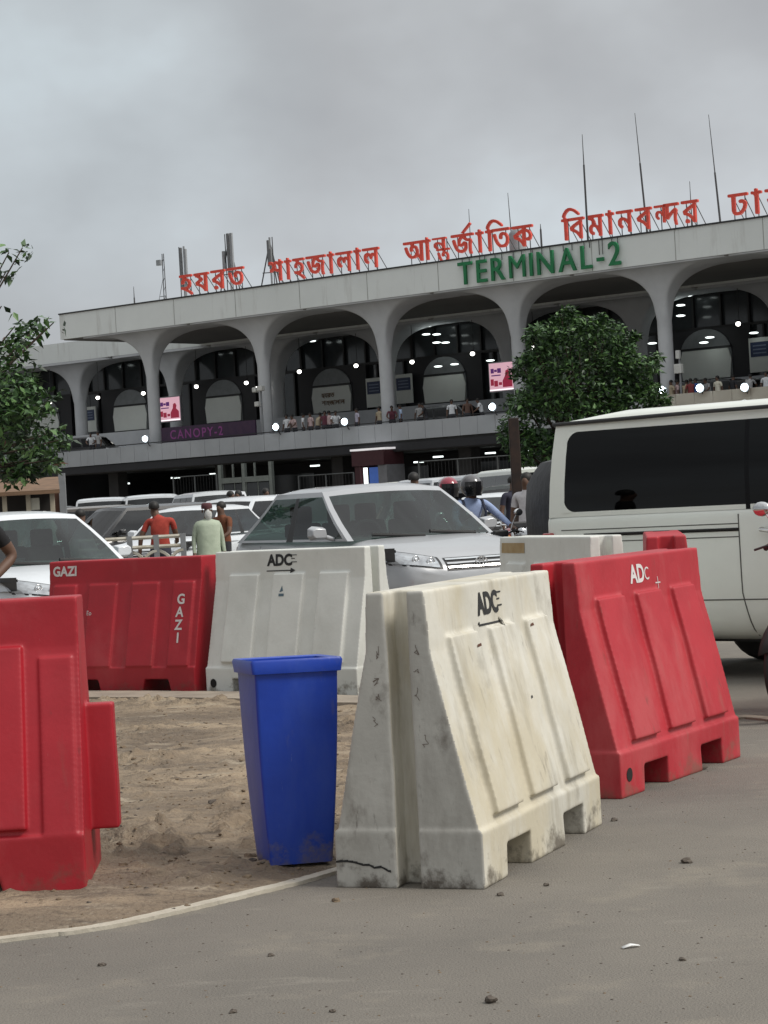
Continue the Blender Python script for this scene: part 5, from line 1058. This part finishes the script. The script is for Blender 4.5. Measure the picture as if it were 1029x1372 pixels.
OM = person('elderly bearded man in a pale green tunic and dark cap walking among the cars', op, R(20), (.40, .46, .36), (.40, .46, .36), walk, None, hair=False, fingers=True, sleeve=True, scale=.86)
m_, J_ = PM['elderly bearded man in a pale green tunic and dark cap walking among the cars']; face_eyes(OM, J_)
b = MB(); prof = [(.20, .12, 1.435), (.215, .135, 1.36), (.205, .14, 1.2), (.20, .145, 1.0), (.225, .165, .8), (.25, .19, .62), (.262, .205, .48)]; P = []
for rx, ry, z in prof: P.append([(rx * math.cos(q) * (1 + .03 * math.sin(q * 7) * (1.5 - z)), ry * math.sin(q) * (1 + .05 * math.sin(q * 5) * (1.5 - z)), z) for q in (2 * math.pi * j / 36 for j in range(37))])
P.insert(0, [(.06 * math.cos(2 * math.pi * j / 36), .06 * math.sin(2 * math.pi * j / 36), 1.475) for j in range(37)]); b.grid(P); b.build('tunic', mat('pale_green_cloth', (.44, .50, .39), .9, (.37, .43, .33), 6, bump=.4, bscale=9), OM, smooth=80)
b = MB(); b.ball((0, -.075, 1.545), .065, .05, .095, 14); b.ball((0, -.06, 1.50), .05, .045, .1, 12); b.build('beard', mat('white_beard', (.6, .6, .58), .95, bump=.5, bscale=60), OM, smooth=80)
b = MB(); b.lathe([(.088, 1.645), (.094, 1.68), (.088, 1.725), (.06, 1.745)], (0, 0, 0), n=18); b.build('cap', mat('dark_red_cap', (.10, .035, .04), .9), OM, smooth=50)
person('man in a dark brown and orange top standing behind the bearded man', spot(296, 36), R(-35), (.16, .055, .025), (.03, .03, .035), dict(ell=(.25, -.10, 1.15), wrl=(.16, -.27, 1.05), hal=(.13, -.33, 1.04)), None, fingers=True, scale=.88)
person('man in a white shirt in the car park, left of two standing men', spot(310, 57), R(60), (.58, .58, .58), (.05, .05, .07), None, 'stand2', 'men standing in the car park', scale=1.06)
person('man in a dark plum shirt in the car park, right of the white shirt', spot(320, 56), R(-20), (.07, .045, .06), (.04, .04, .045), None, 'stand2', 'men standing in the car park', scale=1.06)
person('man in a dark shirt and white cap above the silver sedan, left of two', spot(357, 54), R(30), (.05, .05, .06), (.04, .04, .05), None, 'stand2', 'men standing in the car park', scale=1.06)
person('man with a bushy black head of hair behind the silver sedan roof', spot(556, 36), R(160), (.02, .02, .022), (.03, .03, .035), None, 'stand2', scale=1.05)
person('man in a white shirt standing between the rusty post and the auto rickshaw', spot(706, 31.5), R(-25), (.60, .58, .60), (.05, .05, .07), None, 'stand2', scale=.97)
person('man in a dark shirt walking left of the white shirt by the rusty post', spot(688, 37), R(30), (.03, .03, .05), (.03, .03, .05), None, 'stand2', scale=.97)
person('person with black hair between the left sedan and the black parked car', spot(108, 34), R(150), (.05, .05, .055), (.04, .04, .05), None, 'stand2', scale=.88)
# black shirted person at the left edge, arm bent out to the right
pe = spot(-52, 15.0)
person('person in a black T shirt at the left edge, only a bent elbow in view', pe, R(15), (.012, .012, .014), (.012, .012, .014), dict(shl=(.19, .0, 1.40), ell=(.34, .06, 1.17), wrl=(.17, -.10, 1.02), hal=(.10, -.14, 1.0)), None, fingers=True, scale=1.0)

# ------------------------------------------------------------------ motorcycles
M_BIKE = mat('red_tank_paint', (.30, .012, .015), .3, coat=.8); M_ENG = mat('engine_metal', (.12, .12, .125), .45, metal=.7)
def motorcycle(loc, rz, lab, body=None, grp=None):
    body = body or M_BIKE; o = empty('motorcycle', loc, rz); tag(o, lab, 'motorcycle', grp)     # forward = +X
    for xw in (.64, -.64):
        b = MB(); b.tube([(xw + .27 * math.cos(q), 0, .305 + .27 * math.sin(q)) for q in (2 * math.pi * k / 32 for k in range(32))], .045, 8, closed=True); w_ = b.build('tyre', M_BLACK, o, smooth=80)
        b = MB(); b.tube([(xw + .225 * math.cos(q), 0, .305 + .225 * math.sin(q)) for q in (2 * math.pi * k / 32 for k in range(32))], .014, 6, closed=True); b.lathe([(.05, -.06), (.05, .06)], (xw, 0, .305), 'Y', 12)
        for k in range(6): q = math.pi / 3 * k; b.tube([(xw, 0, .305), (xw + .225 * math.cos(q), 0, .305 + .225 * math.sin(q))], .014, 5)
        b.build('rim', M_ENG, w_, smooth=60)
        b = MB(); P = [[(xw + (.33) * math.cos(q), y, .305 + .33 * math.sin(q) - abs(y) * .3) for y in (-.06, -.03, 0, .03, .06)] for q in (R(20) + R(125) * j / 10 for j in range(11))]; b.grid(P); f = b.build('mudguard', (body if body is not M_PLASTIC else M_BLACK) if xw > 0 else M_BLACK, o, smooth=60); md = f.modifiers.new('t', 'SOLIDIFY'); md.thickness = .008
    for s in (1, -1): b = MB(); b.tube([(.64, s * .09, .305), (.50, s * .09, .75), (.43, s * .09, .98)], [.022, .026, .026], 8); b.build('fork', M_CHROME, o, smooth=60)
    b = MB(); b.tube([(.42, 0, .92), (.1, 0, .62), (-.1, 0, .40)], .03, 8); b.tube([(.42, 0, .85), (.3, 0, .35), (-.1, 0, .28), (-.3, 0, .45), (-.62, 0, .31)], .024, 8); b.tube([(-.1, 0, .70), (-.7, 0, .78)], .024, 8); b.build('frame', M_PLASTIC, o, smooth=60)
    b = MB(); b.ball((.16, 0, .84), .27, .13, .12, 18); b.build('fuel_tank', body, o, smooth=80)
    b = MB(); b.prism([(-.05, y, z) for y, z in ((-.1, .75), (.1, .75), (.11, .83), (-.11, .83))], [(-.72, y, z) for y, z in ((-.09, .80), (.09, .80), (.1, .88), (-.1, .88))]); b.build('seat', M_BLACK, o, bevel=.03)
    b = MB(); b.box(-.05, .26, -.13, .13, .28, .58); b.lathe([(.09, -.17), (.09, .17)], (-.0, 0, .36), 'Y', 14); b.build('engine', M_ENG, o, bevel=.03); b = MB(); b.tube([(.25, -.12, .45), (.28, -.14, .25), (-.2, -.16, .22), (-.75, -.17, .36)], [.022, .022, .03, .045], 10); b.build('exhaust', M_CHROME, o, smooth=60)
    b = MB(); b.lathe([(.02, -.1), (.085, -.06), (.095, .04), (.085, .055)], (.52, 0, .86), 'X', 18); b.build('headlight', M_LENS, o, smooth=60); b = MB(); b.box(.40, .50, -.1, .1, .95, 1.03); b.build('instruments', M_PLASTIC, o, bevel=.02)
    b = MB(); b.tube([(.25, -.36, 1.0), (.33, -.30, 1.02), (.42, -.1, .98), (.42, .1, .98), (.33, .30, 1.02), (.25, .36, 1.0)], .013, 8); hbar = b.build('handlebar', M_CHROME, o, smooth=60)
    for s in (1, -1):
        b = MB(); b.tube([(.335, s * .27, 1.02), (.24, s * .385, .99)], .018, 8); b.build('grip', M_BLACK, hbar); b = MB(); b.tube([(.36, s * .22, 1.02), (.40, s * .28, 1.01), (.345, s * .40, .985)], .008, 6); b.build('lever', M_PLASTIC, hbar)
        b = MB(); b.tube([(.37, s * .2, 1.02), (.36, s * .26, 1.14), (.34, s * .31, 1.20)], .007, 6); mi = b.build('mirror_stem', M_CHROME, o); b = MB(); b.ball((.34, s * .34, 1.23), .022, .062, .045, 14); b.build('mirror', M_CHROME, mi, smooth=80)
        b = MB(); b.ball((.5, s * .16, .84), .04, .025, .025, 10); b.build('indicator', mat('amber_lens', (.5, .2, .02), .3), o)
    b = MB(); b.box(-.80, -.74, -.08, .08, .76, .83); b.build('tail_light', M_TAIL, o, bevel=.01); b = MB(); b.box(.6, .62, -.1, .1, .62, .74); b.build('front_plate', MATS['plate_white'], o)
    return o
mp_ = gnd(1069, 964); hd2 = R(230); motorcycle(mp_ - Vector((math.cos(hd2), math.sin(hd2), 0)) * .64, hd2, 'motorcycle at the right edge, only its black tyre, lever and mirror in view', M_PLASTIC)
ride = dict(pelvis=(0, .12, .93), spine=(0, .08, 1.10), chest=(0, .02, 1.28), neck=(0, -.02, 1.43), jaw=(0, -.05, 1.49), head=(0, -.05, 1.565), crown=(0, -.04, 1.645), nose=(0, -.145, 1.545), shl=(.19, .0, 1.37), shr=(-.19, .0, 1.37), ell=(.33, -.18, 1.17), elr=(-.33, -.18, 1.17), wrl=(.34, -.38, 1.06), wrr=(-.34, -.38, 1.06), hal=(.34, -.45, 1.03), har=(-.34, -.45, 1.03),
    hil=(.1, .08, .9), hir=(-.1, .08, .9), knl=(.20, -.30, .72), knr=(-.20, -.30, .72), anl=(.17, -.10, .36), anr=(-.17, -.10, .36), hel=(.17, -.05, .32), her=(-.17, -.05, .32), tol=(.18, -.25, .32), tor=(-.18, -.25, .32))
def helmet(o, J, c, vis, lab):
    h = Vector(J['head']) + Vector((0, .01, .015)); b = MB(); b.ball(h, .132, .152, .142, 20, zmin=-.62); b.build('helmet', c, o, smooth=80)
    b = MB(); P = [[h + Vector(((.136 - .02 * (z < -.08)) * math.sin(a_), -(.157 - .014 * (z < -.08)) * math.cos(a_), z)) for a_ in (R(-66) + R(132) * j / 10 for j in range(11))] for z in (-.125, -.09, -.045, .0, .05)]; b.grid(P); b.build('visor', vis, o, smooth=80)
M_VIS = mat('dark_visor', (.012, .012, .014), .15); M_HG = mat('grey_helmet', (.11, .105, .11), .25, (.05, .045, .05), 5, coat=.8); M_HR = mat('crimson_helmet', (.30, .02, .045), .25, coat=.8)
def rider(px, d, ang, lab, blab, shirt, hm, grp, bike=None):
    p = spot(px, d) + UP; a_ = R(ang); bk = motorcycle(p, a_, blab, bike, grp); bk.scale = (.93,) * 3; f = Vector((math.cos(a_), math.sin(a_), 0)); q = p - f * .19
    o = person(lab, q, a_ + R(90), shirt, (.04, .04, .05), ride, 'ride', None, False, True, True, scale=.93); helmet(o, PM['ride'][1], hm, M_VIS, lab); face_eyes(o, PM['ride'][1]); return o
ro = rider(641, 25.2, -62, 'motorcycle rider in a light blue shirt and grey helmet beside the silver sedan', 'motorcycle carrying the rider in the light blue shirt', (.34, .43, .66), M_HG, 'ridden motorcycles')
b = MB()
for s in (1, -1): b = MB(); b.tube([(s * .13, -.10, 1.10), (s * .14, -.125, 1.25), (s * .135, -.06, 1.40), (s * .12, .06, 1.42)], .016, 6); b.build('backpack_strap', mat('navy_strap', (.02, .025, .05), .8), ro, smooth=60)
rider(608, 27.0, -70, 'motorcycle rider in a dark jacket and crimson helmet behind the blue shirted rider', 'motorcycle under the rider with the crimson helmet', (.03, .03, .035), M_HR, 'ridden motorcycles')
motorcycle(spot(678, 29.0), R(-75), 'red motorcycle standing by the foot of the rusty post', M_BIKE)
